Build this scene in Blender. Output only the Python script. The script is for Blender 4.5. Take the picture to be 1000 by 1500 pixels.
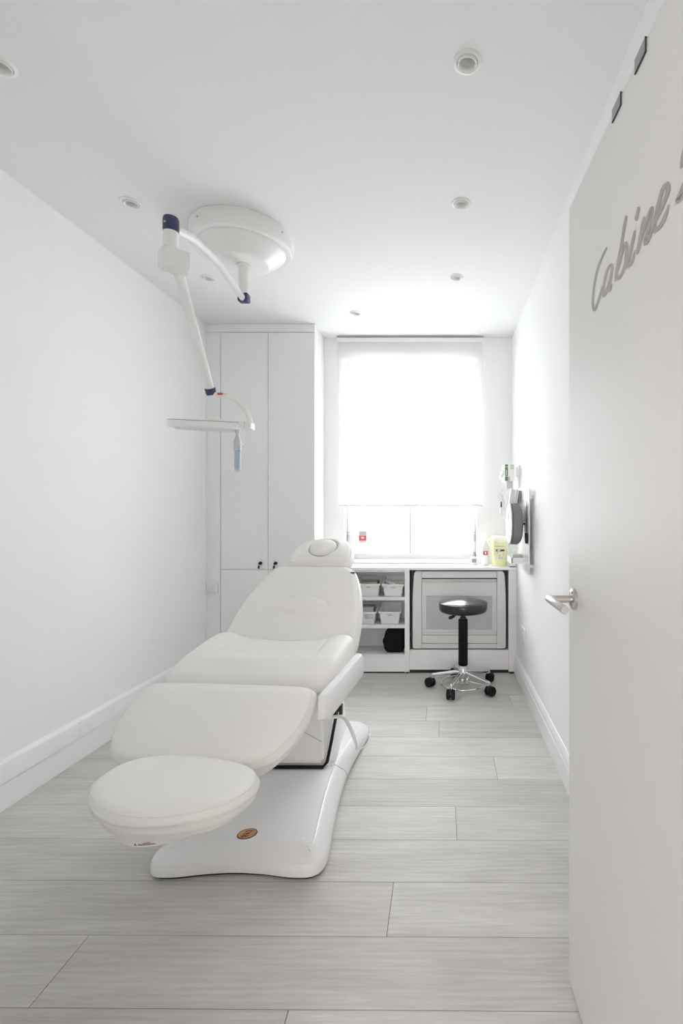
import bpy, bmesh, math, random
from mathutils import Vector, Matrix, noise

random.seed(7)
for o in list(bpy.data.objects):
    bpy.data.objects.remove(o)
scene = bpy.context.scene
C = scene.collection

# ------------------------------------------------------------------ camera
F, PX, PY, CAMH = 710.0, 648.0, 750.0, 1.25          # measured on the 1000x1500 frame
cam = bpy.data.cameras.new('camera')
cam.sensor_fit = 'VERTICAL'; cam.sensor_height = 36.0
cam.lens = F / 1500.0 * 36.0
cam.shift_x = -(PX - 500.0) / 1500.0
cam.shift_y = (PY - 750.0) / 1500.0
cam.clip_start = 0.02
camo = bpy.data.objects.new('camera', cam); C.objects.link(camo)
camo.location = (0, 0, CAMH); camo.rotation_euler = (math.pi / 2, 0, 0)
scene.camera = camo

# ------------------------------------------------------------------ sky, lights, exposure
world = bpy.data.worlds.new('sky'); scene.world = world
world.use_nodes = True
wb = world.node_tree.nodes['Background']
wb.inputs['Color'].default_value = (0.94, 0.97, 1.0, 1)
wb.inputs['Strength'].default_value = 1.2

def area_light(name, loc, rot, sx, sy, power, col):
    l = bpy.data.lights.new(name, 'AREA'); l.shape = 'RECTANGLE'
    l.size = sx; l.size_y = sy; l.energy = power; l.color = col
    o = bpy.data.objects.new(name, l); C.objects.link(o)
    o.location = loc; o.rotation_euler = rot
    return o
# overcast daylight in front of the window, and an added frontal fill in the corridor behind the camera
area_light('window_daylight', (-0.25, 4.75, 1.75), (math.radians(-90), 0, 0), 2.0, 2.4, 205, (0.97, 0.985, 1.0))
area_light('high_sky', (-0.3, 6.6, 5.0), (math.radians(-42), 0, 0), 4.0, 2.5, 400, (0.98, 0.99, 1.0))
area_light('corridor_fill', (-0.35, -4.2, 1.35), (math.radians(90), 0, 0), 1.5, 1.9, 62, (1.0, 0.92, 0.89))

scene.view_settings.view_transform = 'Standard'
scene.view_settings.look = 'None'
scene.view_settings.gamma = 1.0
scene.view_settings.use_curve_mapping = False
scene.view_settings.exposure = 0.13
scene.cycles.max_bounces = 16
scene.cycles.diffuse_bounces = 12
scene.cycles.glossy_bounces = 6
scene.cycles.transparent_max_bounces = 16
scene.cycles.sample_clamp_indirect = 8.0
scene.cycles.use_denoising = True

# ------------------------------------------------------------------ materials
def mat(name, col, rough=0.5, metal=0.0, bump=None, spec=0.5, coat=0.0, var=None, trans=None):
    m = bpy.data.materials.new(name); m.use_nodes = True
    nt = m.node_tree; b = nt.nodes['Principled BSDF']
    b.inputs['Base Color'].default_value = (*col, 1)
    b.inputs['Roughness'].default_value = rough
    b.inputs['Metallic'].default_value = metal
    b.inputs['Specular IOR Level'].default_value = spec
    b.inputs['Coat Weight'].default_value = coat
    if bump or var:
        tc = nt.nodes.new('ShaderNodeTexCoord')
    if bump:
        sc, st, dist = bump
        n = nt.nodes.new('ShaderNodeTexNoise'); n.inputs['Scale'].default_value = sc
        n.inputs['Detail'].default_value = 4
        bp = nt.nodes.new('ShaderNodeBump'); bp.inputs['Strength'].default_value = st
        bp.inputs['Distance'].default_value = dist
        nt.links.new(tc.outputs['Object'], n.inputs['Vector'])
        nt.links.new(n.outputs['Fac'], bp.inputs['Height'])
        nt.links.new(bp.outputs['Normal'], b.inputs['Normal'])
    if var:
        sc, amt = var
        n2 = nt.nodes.new('ShaderNodeTexNoise'); n2.inputs['Scale'].default_value = sc
        mr = nt.nodes.new('ShaderNodeMapRange')
        mr.inputs['To Min'].default_value = 1 - amt; mr.inputs['To Max'].default_value = 1 + amt
        mx = nt.nodes.new('ShaderNodeMix'); mx.data_type = 'RGBA'; mx.blend_type = 'MULTIPLY'
        mx.inputs[0].default_value = 1.0
        mx.inputs[6].default_value = (*col, 1)
        nt.links.new(tc.outputs['Object'], n2.inputs['Vector'])
        nt.links.new(n2.outputs['Fac'], mr.inputs['Value'])
        nt.links.new(mr.outputs[0], mx.inputs[7])
        nt.links.new(mx.outputs[2], b.inputs['Base Color'])
    return m

def srgb(r, g, b):
    f = lambda c: ((c / 255 + 0.055) / 1.055) ** 2.4 if c > 10 else c / 255 / 12.92
    return (f(r), f(g), f(b))

M = {}
M['wall'] = mat('wall_paint', (0.885, 0.885, 0.885), 0.75, bump=(180, 0.06, 0.001), spec=0.25)
M['ceiling'] = mat('ceiling_paint', (0.82, 0.82, 0.82), 0.85, bump=(150, 0.05, 0.001), spec=0.2)
M['trim'] = mat('trim_paint', (0.86, 0.86, 0.86), 0.4)
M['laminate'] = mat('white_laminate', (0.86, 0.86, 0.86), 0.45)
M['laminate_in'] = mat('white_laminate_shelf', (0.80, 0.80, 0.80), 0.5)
M['worktop'] = mat('white_worktop', (0.88, 0.88, 0.88), 0.4)
M['door'] = mat('door_satin', (0.75, 0.745, 0.73), 0.5, var=(1.5, 0.015))
M['leather'] = mat('cream_vinyl', (0.84, 0.825, 0.795), 0.5, bump=(700, 0.12, 0.0006), spec=0.4)
M['seam'] = mat('vinyl_piping', (0.83, 0.815, 0.785), 0.55)
M['plastic'] = mat('white_gloss_plastic', (0.83, 0.83, 0.83), 0.28, spec=0.5)
M['plastic_tex'] = mat('white_grained_plastic', (0.81, 0.81, 0.81), 0.24, bump=(420, 0.25, 0.0008))
M['lampwhite'] = mat('lamp_enamel', (0.84, 0.84, 0.825), 0.3)
M['handlegrey'] = mat('handle_grey', (0.62, 0.62, 0.62), 0.35)
M['lampdisc'] = mat('lamp_underside', (0.78, 0.78, 0.78), 0.35)
M['navy'] = mat('navy_plastic', srgb(58, 58, 98), 0.35)
M['red'] = mat('red_label', srgb(205, 70, 66), 0.5)
M['grey'] = mat('grey_plastic', (0.5, 0.5, 0.5), 0.45)
M['midgrey'] = mat('mid_grey', (0.35, 0.35, 0.35), 0.5)
M['dark'] = mat('dark_grey', (0.05, 0.05, 0.05), 0.6)
M['black'] = mat('black_plastic', (0.016, 0.016, 0.016), 0.5)
M['rubber'] = mat('black_rubber', (0.012, 0.012, 0.012), 0.75, spec=0.25)
M['blackvinyl'] = mat('black_vinyl', (0.013, 0.013, 0.015), 0.23, bump=(500, 0.05, 0.0004), spec=0.6)
M['blackcloth'] = mat('black_cloth', (0.014, 0.014, 0.014), 0.95, bump=(60, 0.5, 0.004), spec=0.1)
M['chrome'] = mat('polished_chrome', (0.78, 0.78, 0.78), 0.14, 1.0)
M['steel'] = mat('brushed_steel', (0.60, 0.58, 0.56), 0.3, 1.0, bump=(300, 0.05, 0.0005))
M['clip'] = mat('grey_metal', (0.35, 0.35, 0.35), 0.4, 0.6)
M['bulb'] = mat('lamp_reflector', (0.62, 0.62, 0.62), 0.3, 0.2, bump=(160, 0.4, 0.002))
M['bulbin'] = mat('downlight_baffle', (0.8, 0.8, 0.8), 0.5)
M['letter'] = mat('grey_vinyl_lettering', (0.40, 0.385, 0.38), 0.55)
M['bin'] = mat('white_bin_plastic', (0.80, 0.80, 0.80), 0.4)
M['applframe'] = mat('appliance_frame', (0.70, 0.70, 0.695), 0.4)
M['appldoor'] = mat('appliance_door', (0.66, 0.66, 0.655), 0.35)
M['face_grey'] = mat('clear_face', (0.42, 0.42, 0.42), 0.3)
M['felt'] = mat('grey_felt', (0.24, 0.24, 0.245), 0.95, bump=(300, 0.6, 0.003), spec=0.1)
M['paper'] = mat('paper_white', (0.85, 0.85, 0.85), 0.7)
M['gauze'] = mat('gauze', (0.72, 0.72, 0.71), 0.9, bump=(90, 0.6, 0.004))
M['card'] = mat('grey_card', (0.52, 0.52, 0.51), 0.8)
M['taupe'] = mat('taupe_card', (0.42, 0.39, 0.36), 0.8)
M['green'] = mat('green_print', srgb(88, 132, 92), 0.6)
M['beige'] = mat('beige_print', srgb(205, 203, 180), 0.6)
M['yellow'] = mat('pale_yellow_plastic', srgb(240, 239, 190), 0.35)
M['yellowlid'] = mat('cream_plastic', srgb(247, 246, 226), 0.35)
M['screen'] = mat('grey_screen', (0.26, 0.28, 0.26), 0.25)
M['blue'] = mat('pale_blue_film', srgb(158, 183, 196), 0.35)
M['copper'] = mat('copper_badge', srgb(196, 150, 100), 0.4)
M['brown'] = mat('brown_print', srgb(120, 80, 50), 0.5)
M['orange'] = mat('orange_print', srgb(214, 96, 40), 0.5)
M['blushplastic'] = mat('shell_plastic', (0.80, 0.78, 0.765), 0.4)

def glass_mat():
    m = bpy.data.materials.new('window_glass'); m.use_nodes = True
    nt = m.node_tree; nt.nodes.clear()
    out = nt.nodes.new('ShaderNodeOutputMaterial')
    t = nt.nodes.new('ShaderNodeBsdfTransparent'); t.inputs['Color'].default_value = (0.97, 0.98, 0.98, 1)
    g = nt.nodes.new('ShaderNodeBsdfGlossy'); g.inputs['Roughness'].default_value = 0.02
    mx = nt.nodes.new('ShaderNodeMixShader'); mx.inputs[0].default_value = 0.06
    nt.links.new(t.outputs[0], mx.inputs[1]); nt.links.new(g.outputs[0], mx.inputs[2])
    nt.links.new(mx.outputs[0], out.inputs['Surface'])
    return m
M['glass'] = glass_mat()

def fabric_mat():
    m = bpy.data.materials.new('blind_fabric'); m.use_nodes = True
    nt = m.node_tree; nt.nodes.clear()
    out = nt.nodes.new('ShaderNodeOutputMaterial')
    tc = nt.nodes.new('ShaderNodeTexCoord')
    n = nt.nodes.new('ShaderNodeTexNoise'); n.inputs['Scale'].default_value = 3.0
    cr = nt.nodes.new('ShaderNodeMapRange')
    cr.inputs['To Min'].default_value = 0.80; cr.inputs['To Max'].default_value = 0.86
    nt.links.new(tc.outputs['Object'], n.inputs['Vector'])
    nt.links.new(n.outputs['Fac'], cr.inputs['Value'])
    d = nt.nodes.new('ShaderNodeBsdfDiffuse')
    t = nt.nodes.new('ShaderNodeBsdfTranslucent')
    nt.links.new(cr.outputs[0], d.inputs['Color']); nt.links.new(cr.outputs[0], t.inputs['Color'])
    mx = nt.nodes.new('ShaderNodeMixShader'); mx.inputs[0].default_value = 0.40
    nt.links.new(d.outputs[0], mx.inputs[1]); nt.links.new(t.outputs[0], mx.inputs[2])
    tr = nt.nodes.new('ShaderNodeBsdfTransparent')          # the open weave
    mx2 = nt.nodes.new('ShaderNodeMixShader'); mx2.inputs[0].default_value = 0.35
    nt.links.new(mx.outputs[0], mx2.inputs[1]); nt.links.new(tr.outputs[0], mx2.inputs[2])
    nt.links.new(mx2.outputs[0], out.inputs['Surface'])
    return m
M['blind'] = fabric_mat()

def clear_mat():
    m = bpy.data.materials.new('clear_film'); m.use_nodes = True
    nt = m.node_tree; nt.nodes.clear()
    out = nt.nodes.new('ShaderNodeOutputMaterial')
    t = nt.nodes.new('ShaderNodeBsdfTransparent'); t.inputs['Color'].default_value = (0.93, 0.95, 0.96, 1)
    g = nt.nodes.new('ShaderNodeBsdfPrincipled'); g.inputs['Base Color'].default_value = (0.85, 0.87, 0.88, 1)
    g.inputs['Roughness'].default_value = 0.2
    mx = nt.nodes.new('ShaderNodeMixShader'); mx.inputs[0].default_value = 0.35
    nt.links.new(t.outputs[0], mx.inputs[1]); nt.links.new(g.outputs[0], mx.inputs[2])
    nt.links.new(mx.outputs[0], out.inputs['Surface'])
    return m
M['clear'] = clear_mat()

def plank_mat():
    m = bpy.data.materials.new('grey_oak_plank'); m.use_nodes = True
    nt = m.node_tree; b = nt.nodes['Principled BSDF']
    N = nt.nodes.new; L = nt.links.new
    tc = N('ShaderNodeTexCoord'); oi = N('ShaderNodeObjectInfo')
    off = N('ShaderNodeVectorMath'); off.operation = 'SCALE'; off.inputs[0].default_value = (13.7, 7.3, 3.1)
    L(oi.outputs['Random'], off.inputs['Scale'])
    add = N('ShaderNodeVectorMath'); add.operation = 'ADD'
    L(tc.outputs['Object'], add.inputs[0]); L(off.outputs[0], add.inputs[1])
    mp = N('ShaderNodeMapping'); mp.inputs['Scale'].default_value = (4.0, 85, 1)
    L(add.outputs[0], mp.inputs['Vector'])
    n1 = N('ShaderNodeTexNoise'); n1.inputs['Scale'].default_value = 1.6; n1.inputs['Detail'].default_value = 8
    n1.inputs['Roughness'].default_value = 0.62; n1.inputs['Distortion'].default_value = 0.7
    L(mp.outputs[0], n1.inputs['Vector'])
    mp2 = N('ShaderNodeMapping'); mp2.inputs['Scale'].default_value = (1.1, 6.5, 1)
    L(add.outputs[0], mp2.inputs['Vector'])
    n2 = N('ShaderNodeTexNoise'); n2.inputs['Scale'].default_value = 1.3; n2.inputs['Detail'].default_value = 3
    n2.inputs['Distortion'].default_value = 1.2
    L(mp2.outputs[0], n2.inputs['Vector'])
    # cathedral rings from a distorted band wave
    wv = N('ShaderNodeTexWave'); wv.bands_direction = 'Y'; wv.inputs['Scale'].default_value = 9
    wv.inputs['Distortion'].default_value = 7; wv.inputs['Detail'].default_value = 2; wv.inputs['Detail Scale'].default_value = 0.35
    mp3 = N('ShaderNodeMapping'); mp3.inputs['Scale'].default_value = (0.55, 1.6, 1)
    L(add.outputs[0], mp3.inputs['Vector']); L(mp3.outputs[0], wv.inputs['Vector'])
    a1 = N('ShaderNodeMath'); a1.operation = 'MULTIPLY'; a1.inputs[1].default_value = 0.55; L(n1.outputs['Fac'], a1.inputs[0])
    a2 = N('ShaderNodeMath'); a2.operation = 'MULTIPLY'; a2.inputs[1].default_value = 0.40; L(n2.outputs['Fac'], a2.inputs[0])
    a3 = N('ShaderNodeMath'); a3.operation = 'MULTIPLY'; a3.inputs[1].default_value = 0.05; L(wv.outputs['Fac'], a3.inputs[0])
    s = N('ShaderNodeMath'); s.operation = 'ADD'; L(a1.outputs[0], s.inputs[0]); L(a2.outputs[0], s.inputs[1])
    s2 = N('ShaderNodeMath'); s2.operation = 'ADD'; L(s.outputs[0], s2.inputs[0]); L(a3.outputs[0], s2.inputs[1])
    cr = N('ShaderNodeValToRGB')
    cr.color_ramp.elements[0].position = 0.28; cr.color_ramp.elements[0].color = (*PLANK_D, 1)
    cr.color_ramp.elements[1].position = 0.72; cr.color_ramp.elements[1].color = (*PLANK_L, 1)
    L(s2.outputs[0], cr.inputs[0])
    mr = N('ShaderNodeMapRange'); mr.inputs['To Min'].default_value = 0.94; mr.inputs['To Max'].default_value = 1.05
    L(oi.outputs['Random'], mr.inputs['Value'])
    mx = N('ShaderNodeMix'); mx.data_type = 'RGBA'; mx.blend_type = 'MULTIPLY'; mx.inputs[0].default_value = 1
    L(cr.outputs[0], mx.inputs[6]); L(mr.outputs[0], mx.inputs[7])
    L(mx.outputs[2], b.inputs['Base Color'])
    b.inputs['Roughness'].default_value = 0.5; b.inputs['Specular IOR Level'].default_value = 0.35
    bp = N('ShaderNodeBump'); bp.inputs['Strength'].default_value = 0.25; bp.inputs['Distance'].default_value = 0.001
    L(n1.outputs['Fac'], bp.inputs['Height']); L(bp.outputs[0], b.inputs['Normal'])
    return m
PLANK_D, PLANK_L = (0.44, 0.422, 0.40), (0.69, 0.672, 0.645)
M['plank'] = plank_mat()

# ------------------------------------------------------------------ mesh helpers
def bx(bm, x0, x1, y0, y1, z0, z1, bev=0.0, seg=2, rot=None, piv=None):
    t = bmesh.new()
    bmesh.ops.create_cube(t, size=1.0)
    for v in t.verts:
        v.co = Vector(((x0 + x1) / 2 + v.co.x * (x1 - x0), (y0 + y1) / 2 + v.co.y * (y1 - y0), (z0 + z1) / 2 + v.co.z * (z1 - z0)))
    if bev > 0:
        bmesh.ops.bevel(t, geom=list(t.edges), offset=bev, segments=seg, profile=0.5, affect='EDGES')
    if rot is not None:
        p = Vector(piv) if piv is not None else Vector(((x0 + x1) / 2, (y0 + y1) / 2, (z0 + z1) / 2))
        for v in t.verts: v.co = rot @ (v.co - p) + p
    merge(bm, t)
    return bm

def merge(bm, t):
    off = {}
    for v in t.verts: off[v] = bm.verts.new(v.co)
    for f in t.faces:
        try: bm.faces.new([off[v] for v in f.verts])
        except ValueError: pass
    t.free()

def tube(bm, pts, radii, n=12, caps=True):
    pts = [Vector(p) for p in pts]
    if not isinstance(radii, (list, tuple)): radii = [radii] * len(pts)
    rings = []; u = None
    for i, p in enumerate(pts):
        d = (pts[min(i + 1, len(pts) - 1)] - pts[max(i - 1, 0)])
        if d.length < 1e-9: d = Vector((0, 0, 1))
        d.normalize()
        if u is None:
            u = d.orthogonal().normalized()
        else:
            u = (u - d * u.dot(d))
            u = u.normalized() if u.length > 1e-6 else d.orthogonal().normalized()
        w = d.cross(u)
        rings.append([bm.verts.new(p + (u * math.cos(2 * math.pi * k / n) + w * math.sin(2 * math.pi * k / n)) * radii[i]) for k in range(n)])
    for a, b in zip(rings, rings[1:]):
        for k in range(n):
            bm.faces.new((a[k], a[(k + 1) % n], b[(k + 1) % n], b[k]))
    if caps:
        bm.faces.new(rings[0][::-1]); bm.faces.new(rings[-1])
    return bm

def smooth_path(pts, n=8):
    pts = [Vector(p) for p in pts]; out = []
    for i in range(len(pts) - 1):
        p0 = pts[max(i - 1, 0)]; p1 = pts[i]; p2 = pts[i + 1]; p3 = pts[min(i + 2, len(pts) - 1)]
        for k in range(n):
            t = k / n
            out.append(0.5 * ((2 * p1) + (p2 - p0) * t + (2 * p0 - 5 * p1 + 4 * p2 - p3) * t * t + (3 * p1 - p0 - 3 * p2 + p3) * t ** 3))
    out.append(pts[-1]); return out

def lathe(bm, prof, cx, cy, n=48, mtx=None):
    """prof: (r, z) list; revolved about the vertical through (cx, cy); mtx maps the result"""
    rings = []
    for r, z in prof:
        if r < 1e-6:
            p = Vector((cx, cy, z)); rings.append([bm.verts.new(mtx @ p if mtx else p)])
        else:
            rg = []
            for k in range(n):
                a = 2 * math.pi * k / n
                p = Vector((cx + r * math.cos(a), cy + r * math.sin(a), z))
                rg.append(bm.verts.new(mtx @ p if mtx else p))
            rings.append(rg)
    for a, b in zip(rings, rings[1:]):
        for k in range(n):
            k2 = (k + 1) % n
            if len(a) == 1 and len(b) == 1: break
            if len(a) == 1: bm.faces.new((a[0], b[k2], b[k]))
            elif len(b) == 1: bm.faces.new((a[k], a[k2], b[0]))
            else: bm.faces.new((a[k], a[k2], b[k2], b[k]))
    return bm

def prism(bm, pts, axis, h0, h1):
    """extrude a 2-D polygon along an axis: axis 'x' takes (y,z), 'y' takes (x,z), 'z' takes (x,y)"""
    mk3 = {'x': lambda p, h: (h, p[0], p[1]), 'y': lambda p, h: (p[0], h, p[1]), 'z': lambda p, h: (p[0], p[1], h)}[axis]
    a = [bm.verts.new(mk3(p, h0)) for p in pts]; b = [bm.verts.new(mk3(p, h1)) for p in pts]
    n = len(pts)
    for k in range(n): bm.faces.new((a[k], a[(k + 1) % n], b[(k + 1) % n], b[k]))
    bm.faces.new(a[::-1]); bm.faces.new(b)
    return bm

ROOT = {}
def mk(name, bm, m, parent=None, smooth=True, label=None, angle=40):
    """one mesh object; its bmesh is given in world coordinates"""
    bmesh.ops.recalc_face_normals(bm, faces=bm.faces)
    if parent is not None:
        L = ROOT[parent.name]
    else:
        xs = [v.co.x for v in bm.verts]; ys = [v.co.y for v in bm.verts]; zs = [v.co.z for v in bm.verts]
        L = Vector(((min(xs) + max(xs)) / 2, (min(ys) + max(ys)) / 2, min(zs)))
    for v in bm.verts: v.co = v.co - L
    me = bpy.data.meshes.new(name)
    bm.to_mesh(me); bm.free()
    me.materials.append(M[m] if isinstance(m, str) else m)
    if smooth:
        me.polygons.foreach_set('use_smooth', [True] * len(me.polygons))
        try: me.set_sharp_from_angle(angle=math.radians(angle))
        except Exception: pass
    o = bpy.data.objects.new(name, me); C.objects.link(o)
    if parent is not None:
        o.parent = parent
    else:
        o.location = L
    ROOT[o.name] = L
    if label: o['label'] = label
    return o

def empty(name, loc, label, cat, group=None):
    o = bpy.data.objects.new(name, None); C.objects.link(o)
    o.location = loc; o.empty_display_size = 0.1
    ROOT[o.name] = Vector(loc)
    return tag(o, label, cat, group)

def tag(o, label, cat, group=None):
    o['label'] = label; o['category'] = cat
    if group: o['group'] = group
    return o

def struct(o, label, cat):
    o['kind'] = 'structure'; o['label'] = label; o['category'] = cat
    return o

def B(): return bmesh.new()

def dup(root, delta, label, group=None):
    r = root.copy(); C.objects.link(r); r.location = root.location + Vector(delta)
    ROOT[r.name] = ROOT[root.name] + Vector(delta)
    r['label'] = label
    if group: r['group'] = group
    for ch in list(root.children):
        c = ch.copy(); C.objects.link(c); c.parent = r; ROOT[c.name] = ROOT[r.name]
        for g in ch.children:
            d = g.copy(); C.objects.link(d); d.parent = c; ROOT[d.name] = ROOT[r.name]
    return r

# ------------------------------------------------------------------ the room
CEIL = CAMH + 1.44
XR = 0.576                      # right wall
BACK = 4.01                     # window wall
def XL(y): return -1.855 + (y - 2.0) * 0.025     # left wall, a little out of square
FRONT = 0.44

# floor with single planks
floor = mk('floor', bx(B(), -2.3, 1.2, -4.6, 4.3, -0.06, -0.004), 'dark', smooth=False)
struct(floor, 'pale grey oak plank floor of the whole room', 'floor')
PITCH = 0.2105
joints = {-2: [-1.4, -0.1], -1: [-0.386], 0: [-1.043], 1: [-1.62, -0.165], 2: [-0.95], 3: [-2.05, 0.055], 4: [-0.72],
          5: [-1.2, 0.2585], 6: [-0.42], 7: [-1.55, -0.02], 8: [-0.1], 9: [-0.9, 0.45], 10: [-0.5], 11: [-1.3, 0.1], 12: [-0.7, 0.42]}
bms = []
sk = math.tan(math.radians(0.4))
for r in range(-27, 14):
    y0 = 1.2124 + r * PITCH
    js = joints.get(r, [-1.6 + (r * 0.53) % 1.3, -0.2 + (r * 0.37) % 0.7])
    xs = [-2.3] + sorted(js) + [1.2]
    for x0, x1 in zip(xs, xs[1:]):
        b = B(); g = 0.0009
        p = [(x0 + g, y0 + g), (x1 - g, y0 + g), (x1 - g, y0 + PITCH - g), (x0 + g, y0 + PITCH - g)]
        p = [(x, min(y - sk * (x - 0.35), 4.3)) for x, y in p]
        prism(b, p, 'z', -0.0035, 0.0)
        mk('plank', b, 'plank', floor, smooth=False)

def wall(name, b, m, label):
    return struct(mk(name, b, m, smooth=False), label, 'wall')

# left wall (thick, slightly skewed), right wall, front wall with the doorway
b = B(); prism(b, [(XL(0.2), 0.2), (XL(4.3), 4.3), (XL(4.3) - 0.12, 4.3), (XL(0.2) - 0.12, 0.2)], 'z', 0, CEIL)
wall('wall_left', b, 'wall', 'plain white wall on the left beside the treatment couch')
b = B(); bx(b, XR, XR + 0.12, 0.2, 4.3, 0, CEIL)
wall('wall_right', b, 'wall', 'plain white wall on the right behind the open door')
b = B(); bx(b, -2.1, -0.52, FRONT - 0.14, FRONT, 0, CEIL); bx(b, 0.42, XR, FRONT - 0.14, FRONT, 0, CEIL); bx(b, -0.52, 0.42, FRONT - 0.14, FRONT, 2.07, CEIL)
wall('wall_front', b, 'wall', 'white wall with the doorway the camera looks through')
# corridor
b = B(); bx(b, -1.75, -1.63, -4.5, FRONT - 0.14, 0, CEIL); bx(b, 1.0, 1.12, -4.5, FRONT - 0.14, 0, CEIL); bx(b, -1.75, 1.12, -4.62, -4.5, 0, CEIL)
wall('wall_corridor', b, 'wall', 'white walls of the corridor outside the doorway')
# window wall
WX0, WX1, WZ0, WZ1 = -0.812, 0.284, 0.83, 2.52
b = B()
bx(b, -1.95, WX0, BACK, BACK + 0.22, 0, CEIL); bx(b, WX1, XR + 0.12, BACK, BACK + 0.22, 0, CEIL)
bx(b, WX0, WX1, BACK, BACK + 0.22, 0, WZ0); bx(b, WX0, WX1, BACK, BACK + 0.22, WZ1, CEIL)
wall('wall_back', b, 'wall', 'white window wall at the end of the room')

# ceiling with holes for the downlights
LIGHTS = [(0.0787, 1.551), (0.086, 2.262), (0.0837, 2.972), (-0.627, 3.507), (-1.44, 2.981), (-1.45, 2.257), (-1.425, 1.561)]
ceil = mk('ceiling', bx(B(), -2.2, 1.2, -4.6, 4.3, CEIL, CEIL + 0.14), 'ceiling', smooth=False)
cb = B()
for x, y in LIGHTS:
    lathe(cb, [(0, CEIL - 0.05), (0.036, CEIL - 0.05), (0.036, CEIL + 0.09), (0, CEIL + 0.09)], x, y, 32)
cut = mk('cutter', cb, 'ceiling', smooth=False)
md = ceil.modifiers.new('holes', 'BOOLEAN'); md.operation = 'DIFFERENCE'; md.object = cut; md.solver = 'EXACT'
bpy.context.view_layer.update()
dg = bpy.context.evaluated_depsgraph_get()
nm = bpy.data.meshes.new_from_object(ceil.evaluated_get(dg))
ceil.modifiers.clear(); ceil.data = nm
bpy.data.objects.remove(cut)
struct(ceil, 'smooth white ceiling with recessed downlights', 'ceiling')

# baseboards
def base_profile_r():
    return [(0, 0), (-0.020, 0), (-0.020, 0.098), (-0.016, 0.106), (-0.016, 0.122), (-0.0125, 0.132), (-0.007, 0.14), (-0.004, 0.146), (0, 0.148)]
b = B(); prism(b, [(XR + x, z) for x, z in base_profile_r()], 'y', FRONT, 3.745)
struct(mk('baseboard_right', b, 'trim', angle=25), 'white moulded baseboard along the right wall', 'baseboard')
b = B()
pl = [(-0.02, 0), (0.017, 0), (0.017, 0.112), (0.0145, 0.1135), (0.0145, 0.1165), (0.024, 0.1175), (0.024, 0.190), (0.021, 0.197), (0.010, 0.205), (0.0, 0.2075), (-0.02, 0.208)]
v0 = [b.verts.new((XL(FRONT) + x, FRONT, z)) for x, z in pl]; v1 = [b.verts.new((XL(3.715) + x, 3.715, z)) for x, z in pl]
for k in range(len(pl)): b.faces.new((v0[k], v0[(k + 1) % len(pl)], v1[(k + 1) % len(pl)], v1[k]))
b.faces.new(v0); b.faces.new(v1[::-1])
bl = struct(mk('baseboard_left', b, 'trim', angle=25), 'tall two-stepped white baseboard along the left wall', 'baseboard')
yj = 2.43
b = B(); bx(b, XL(yj) + 0.0, XL(yj) + 0.0242, yj - 0.0006, yj + 0.0006, 0.119, 0.196); mk('joint', b, 'handlegrey', bl, smooth=False)

# ------------------------------------------------------------------ window
win = mk('window_1', bx(bx(bx(bx(B(), WX0, WX0 + 0.02, 4.12, 4.19, WZ0, WZ1, 0.002), WX1 - 0.02, WX1, 4.12, 4.19, WZ0, WZ1, 0.002),
         WX0, WX1, 4.12, 4.19, WZ0, 0.90, 0.002), WX0, WX1, 4.12, 4.19, WZ1 - 0.06, WZ1, 0.002), 'trim')
struct(win, 'white double casement window behind the roller blind', 'window')
def sash(x0, x1, gx0, gx1):
    z0, z1, gz0, gz1 = 0.896, 2.47, 0.972, 2.40
    b = B()
    bx(b, x0, gx0, 4.105, 4.165, z0, z1, 0.004); bx(b, gx1, x1, 4.105, 4.165, z0, z1, 0.004)
    bx(b, gx0 - 0.003, gx1 + 0.003, 4.107, 4.163, z0, gz0, 0.004); bx(b, gx0 - 0.003, gx1 + 0.003, 4.107, 4.163, gz1, z1, 0.004)
    bx(b, gx0, gx1, 4.118, 4.158, 1.93, 1.965, 0.003)
    s = mk('sash', b, 'trim', win)
    mk('pane', bx(B(), gx0 - 0.004, gx1 + 0.004, 4.134, 4.138, gz0 - 0.004, gz1 + 0.004), 'glass', s, smooth=False)
    return s
sash(WX0 + 0.012, -0.278, -0.726, -0.343)
sash(-0.272, WX1 - 0.012, -0.196, 0.194)
mk('dark_gap_fill', bx(B(), -0.2785, -0.2715, 4.112, 4.15, 0.90, 2.466), 'grey', win, smooth=False)  # added grey strip stops daylight in the sash gap, reads as its dark line
b = B()
for x in (WX0 + 0.014, WX1 - 0.014):
    lathe(b, [(0, 1.0), (0.006, 1.0), (0.006, 1.06), (0, 1.06)], x, 4.10, 12)
    lathe(b, [(0, 1.067), (0.004, 1.067), (0.004, 1.085), (0, 1.085)], x, 4.10, 12)
mk('hinge', b, 'grey', win)
b = B(); bx(b, WX0 - 0.0, WX1 + 0.0, BACK - 0.012, 4.125, WZ0 - 0.0, WZ0 + 0.022, 0.003)
mk('sill_board', b, 'trim', win)

# sticker on the left pane
st = empty('sticker', (-0.681, 4.131, 0.989), 'small grey and red sticker on the left window pane', 'sticker')
mk('backing', bx(B(), -0.714, -0.648, 4.1325, 4.134, 0.989, 1.0875), 'card', st, smooth=False)
mk('red_panel', bx(B(), -0.711, -0.651, 4.1315, 4.1325, 1.006, 1.048), 'red', st, smooth=False)
b = B()
for k, (w, z) in enumerate([(0.05, 1.074), (0.056, 1.066), (0.04, 1.058), (0.05, 0.998)]):
    mk('text_line', bx(B(), -0.681 - w / 2, -0.681 + w / 2, 4.1315, 4.1325, z - 0.0018, z + 0.0018), 'midgrey', st, smooth=False)
b = B(); hp = []
for k in range(28):
    t = 2 * math.pi * k / 28
    hp.append((-0.681 + 0.00075 * 16 * math.sin(t) ** 3, 1.030 + 0.0007 * (13 * math.cos(t) - 5 * math.cos(2 * t) - 2 * math.cos(3 * t) - math.cos(4 * t))))
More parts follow.
